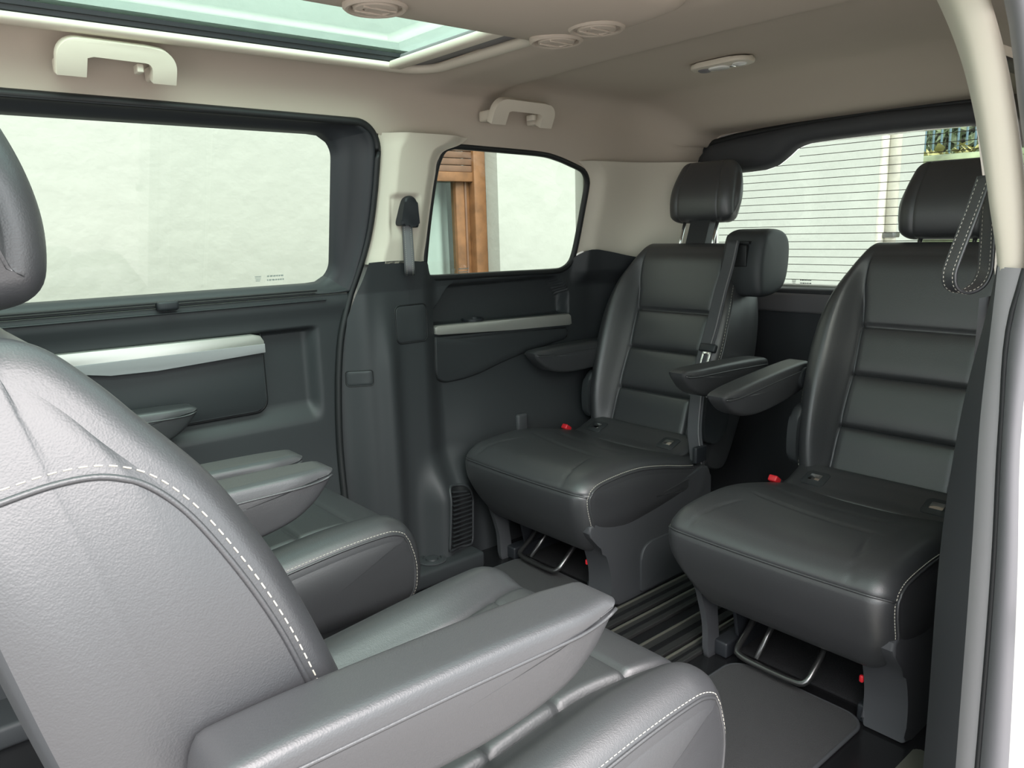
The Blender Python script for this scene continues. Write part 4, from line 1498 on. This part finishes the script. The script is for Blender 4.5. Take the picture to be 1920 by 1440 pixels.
belt_guide(rear_far, '')
bp = catmull([(-0.474, 0.262, 1.062), (-0.452, 0.258, 0.98), (-0.425, 0.252, 0.90), (-0.388, 0.246, 0.78), (-0.350, 0.246, 0.70), (-0.318, 0.252, 0.62), (-0.290, 0.262, 0.54), (-0.272, 0.270, 0.46), (-0.272, 0.278, 0.40), (-0.275, 0.282, 0.35)], 60, closed=False)
side = np.tile(np.array((0.10, 1.0, 0.1)), (60, 1))
sd = catmull([(0, 1, .15), (0.0, 1, .1), (-0.1, 1, 0), (-0.3, 0.95, 0), (-0.5, 0.85, 0)], 60, closed=False)
blt = ribbon('seat_belt', bp + np.array((0.026, 0, 0.008)), sd, 0.047, 0.0022, 'belt', rear_far)
rib2 = ribbon('belt_edge', bp + np.array((0.0275, 0.016, 0.0085)), sd, 0.004, 0.0022, 'plastic_soft', blt)
tg = empty('belt_tongue', (-0.326, 0.258, 0.716))
tg.parent = rear_far
tg.rotation_euler = (0, math.radians(-24), 0)
rbox('tongue_grip', (-0.008, -0.032, -0.002), (0.012, 0.030, 0.026), 0.006, 'frame_black', tg)
for (a, b, c, d) in ((-0.016, -0.010, -0.058, 0.002), (0.010, 0.016, -0.058, 0.002), (-0.016, 0.016, -0.066, -0.055), (-0.016, 0.016, -0.010, 0.002)):
    rbox('tongue_plate', (0.002, a, c), (0.0055, b, d), 0.001, 'chrome', tg)
rbox('belt_anchor', (-0.272, 0.285, 0.365), (-0.215, 0.302, 0.42), 0.005, 'frame_black', rear_far)

# ---- second-row seats, turned to face the rear
def lounge_base(t):
    poly = catmull([(0.20, 0.235), (0.10, 0.25), (-0.22, 0.27), (-0.30, 0.26), (-0.31, 0.10), (-0.28, 0.0), (0.0, 0.0), (0.15, 0.0), (0.165, 0.03), (0.18, 0.15)], 70)
    for s in (-1, 1):
        fc = slab('foot_cover', [tuple(p) for p in poly], (0, s * 0.155 + 0.03, 0), (1, 0, 0), (0, 0, 1), 0.06, 'plastic_grey', t, 0.014, 3)
        rbox('runner', (-0.26, s * 0.09 - 0.02, 0.0), (0.14, s * 0.09 + 0.02, 0.05), 0.006, 'frame_black', t)
    rbox('seat_pan', (-0.30, -0.235, 0.195), (0.20, 0.235, 0.235), 0.01, 'frame_black', t)


far2 = tag(empty('passenger_seat', (0.65, 1.755, 0)), 'black rear-facing second-row seat beside the far sliding door', 'seat', 'second row seats')
build_lounge_cushion(far2)
build_backrest(far2)
lounge_base(far2)
hinge_covers(far2)
near2 = copy_tree(far2)
near2.location = (0.65, 0.890, 0)
near2['label'] = 'large black leather second-row seat in the foreground by the open door'
build_headrest(far2, 0.006, dh=0.06)
build_headrest(near2, 0.006, dh=0.056)
build_arm(far2, 0.292, -0.02, 0.705, 0)
build_arm(far2, -0.325, -0.02, 0.705, 0)
build_arm(near2, -0.325, -0.055, 0.730, math.radians(-1))
build_arm(near2, 0.332, -0.06, 0.735, math.radians(1))


# ================================================================= outside: house wall, window, fence, greenery
ground = tag(empty('ground'), kind='structure')
obj('paving', [(-30, -30, -0.6), (30, -30, -0.6), (30, 30, -0.6), (-30, 30, -0.6)], [(0, 1, 2, 3)], 'asphalt', ground, smooth=False)
WY = 3.30
hw = tag(empty('wall_house', (0, WY, -0.6)), 'pale rendered house wall beside the van, with a recessed window', 'wall', kind='structure')
for nm, (x0, x1, z0, z1) in (('render_section', (-6, 2.0, 0, 5.5)), ('render_section', (2.715, 7.16, 0, 5.5)), ('render_section', (7.44, 8.07, 0, 5.5)), ('render_section', (2.0, 2.715, 2.35, 5.5)), ('render_section', (2.0, 2.715, 0, 0.95))):
    m_ = 'plaster'
    bm = bmesh.new()
    bmesh.ops.create_cube(bm, size=1)
    for v in bm.verts:
        v.co = Vector((x0 + (v.co.x + .5) * (x1 - x0), (v.co.y + .5) * 0.3, z0 + (v.co.z + .5) * (z1 - z0)))
    from_bm(nm, bm, m_, hw)
rbox('corner_strip', (7.16, -0.03, 0), (7.44, 0.3, 5.5), 0.02, 'plaster_dirty', hw)
rbox('house_side', (7.9, 0.28, 0), (8.07, 8, 5.5), 0.01, 'plaster', hw)
tube('drain_pipe', [(7.30, -0.07, 0), (7.30, -0.07, 5.5)], 0.05, 'pipe', hw, n=16)
for z in (1.55, 3.2):
    rbox('pipe_clip', (7.23, -0.13, z), (7.37, 0.0, z + 0.05), 0.01, 'steel_dark', hw)
rbox('window_sill', (1.96, -0.05, 0.91), (2.75, 0.28, 0.95), 0.01, 'plaster_dirty', hw)

hwin = tag(empty('house_window', (0, WY + 0.13, 0.36)), 'brown wooden house window with a partly lowered roller shutter', 'window')
rbox('frame_post', (2.635, -0.03, 0), (2.715, 0.05, 1.39), 0.006, 'wood', hwin)
rbox('frame_post', (2.0, -0.03, 0), (2.06, 0.05, 1.39), 0.006, 'wood', hwin)
rbox('frame_rail', (2.0, -0.02, 0), (2.715, 0.05, 0.06), 0.006, 'wood', hwin)
for k in range(9):
    z = 1.075 + k * 0.036
    s_ = rbox('slat', (2.05, -0.012, z), (2.638, 0.006, z + 0.034), 0.006, 'wood_shutter', hwin, seg=2)
rbox('shutter_end_bar', (2.05, -0.016, 1.025), (2.638, 0.010, 1.075), 0.004, 'wood', hwin)
sash = rbox('sash_stile', (2.545, 0.02, 0.05), (2.637, 0.07, 1.10), 0.006, 'wood', hwin)
rbox('sash_stile', (2.05, 0.02, 0.05), (2.12, 0.07, 1.10), 0.006, 'wood', hwin)
rbox('sash_bead', (2.600, 0.012, 0.05), (2.612, 0.025, 1.06), 0.002, 'wood_shutter', hwin)
rbox('sash_rail', (2.05, 0.02, 0.05), (2.60, 0.07, 0.13), 0.006, 'wood', hwin)
obj('pane', [(2.08, 0.045, 0.10), (2.56, 0.045, 0.10), (2.56, 0.045, 1.10), (2.08, 0.045, 1.10)], [(0, 1, 2, 3)], 'glass_house', hwin, smooth=False)
V = []
cx_ = lin(2.02, 2.60, 90)
for x in cx_:
    for z in (0.06, 0.40, 0.75, 1.12):
        V.append((x, 0.16 + 0.02 * math.sin(x * 42) + 0.012 * math.sin(x * 17 + z), z))
obj('curtain', V, grid_faces(90, 4), 'curtain', hwin)
rbox('room_back', (1.9, 0.30, -0.1), (2.8, 0.34, 1.9), 0.0, 'plaster', hwin)

fence = tag(empty('garden_fence', (12.0, 3.0, 0.9)), 'blue metal bar fence beyond the house corner', 'fence')
for z in (0.75, 1.95):
    rbox('rail', (-0.02, -1.5, z), (0.02, 4.5, z + 0.05), 0.005, 'fence_blue', fence)
base_bar = None
for k in range(54):
    y = -1.4 + k * 0.11
    if base_bar is None:
        base_bar = tube('bar', [(0, 0, 0.55), (0, 0, 2.05)], 0.016, 'fence_blue', fence, n=6)
        b = base_bar
    else:
        b = base_bar.copy()
        COL.objects.link(b)
        b.parent = fence
    b.location = (0, y, 0)


def shrub(loc, rad, nleaf, m, label, seed, trunk=True):
    r = np.random.default_rng(seed)
    t = tag(empty('shrub', loc), label, 'shrub', 'greenery beyond the fence')
    V, F = [], []
    for k in range(nleaf):
        v = r.normal(size=3)
        v /= np.linalg.norm(v)
        c = v * np.array(rad) * (0.55 + 0.45 * r.random()) + np.array((0, 0, rad[2]))
        a = r.normal(size=3)
        a /= np.linalg.norm(a)
        b = np.cross(a, v)
        b /= np.linalg.norm(b) + 1e-9
        s = 0.08 + 0.07 * r.random()
        o = len(V)
        V += [c - a * s, c + b * s * 0.45, c + a * s, c - b * s * 0.45]
        F.append((o, o + 1, o + 2, o + 3))
    tag(obj('foliage', V, F, m, t, smooth=False), kind='stuff')
    tube('stem', [(0, 0, -1.0), (0.03, 0.02, rad[2] * 0.8)], 0.05, 'wood', t, n=6)
    return t


shrub((13.4, 4.4, 0.9), (0.8, 1.1, 1.3), 5000, 'leaf', 'green leafy shrub behind the blue fence, next to the house corner', 1)
shrub((14.6, 1.9, 0.9), (0.8, 1.2, 1.5), 5000, 'leaf_yellow', 'yellow-green shrub behind the blue fence, away from the house', 2)
shrub((11.3, 4.2, 0.35), (0.5, 1.3, 0.85), 2600, 'leaf_yellow', 'low yellowish hedge in front of the blue fence', 3)
shrub((16.5, 6.0, 0.9), (1.2, 1.8, 2.2), 5000, 'leaf', 'tall dark shrub farthest behind the blue fence', 4)
rbox('bank', (10.6, 1.2, 0.0), (22, 14, 1.9), 0.2, 'leaf', ground)
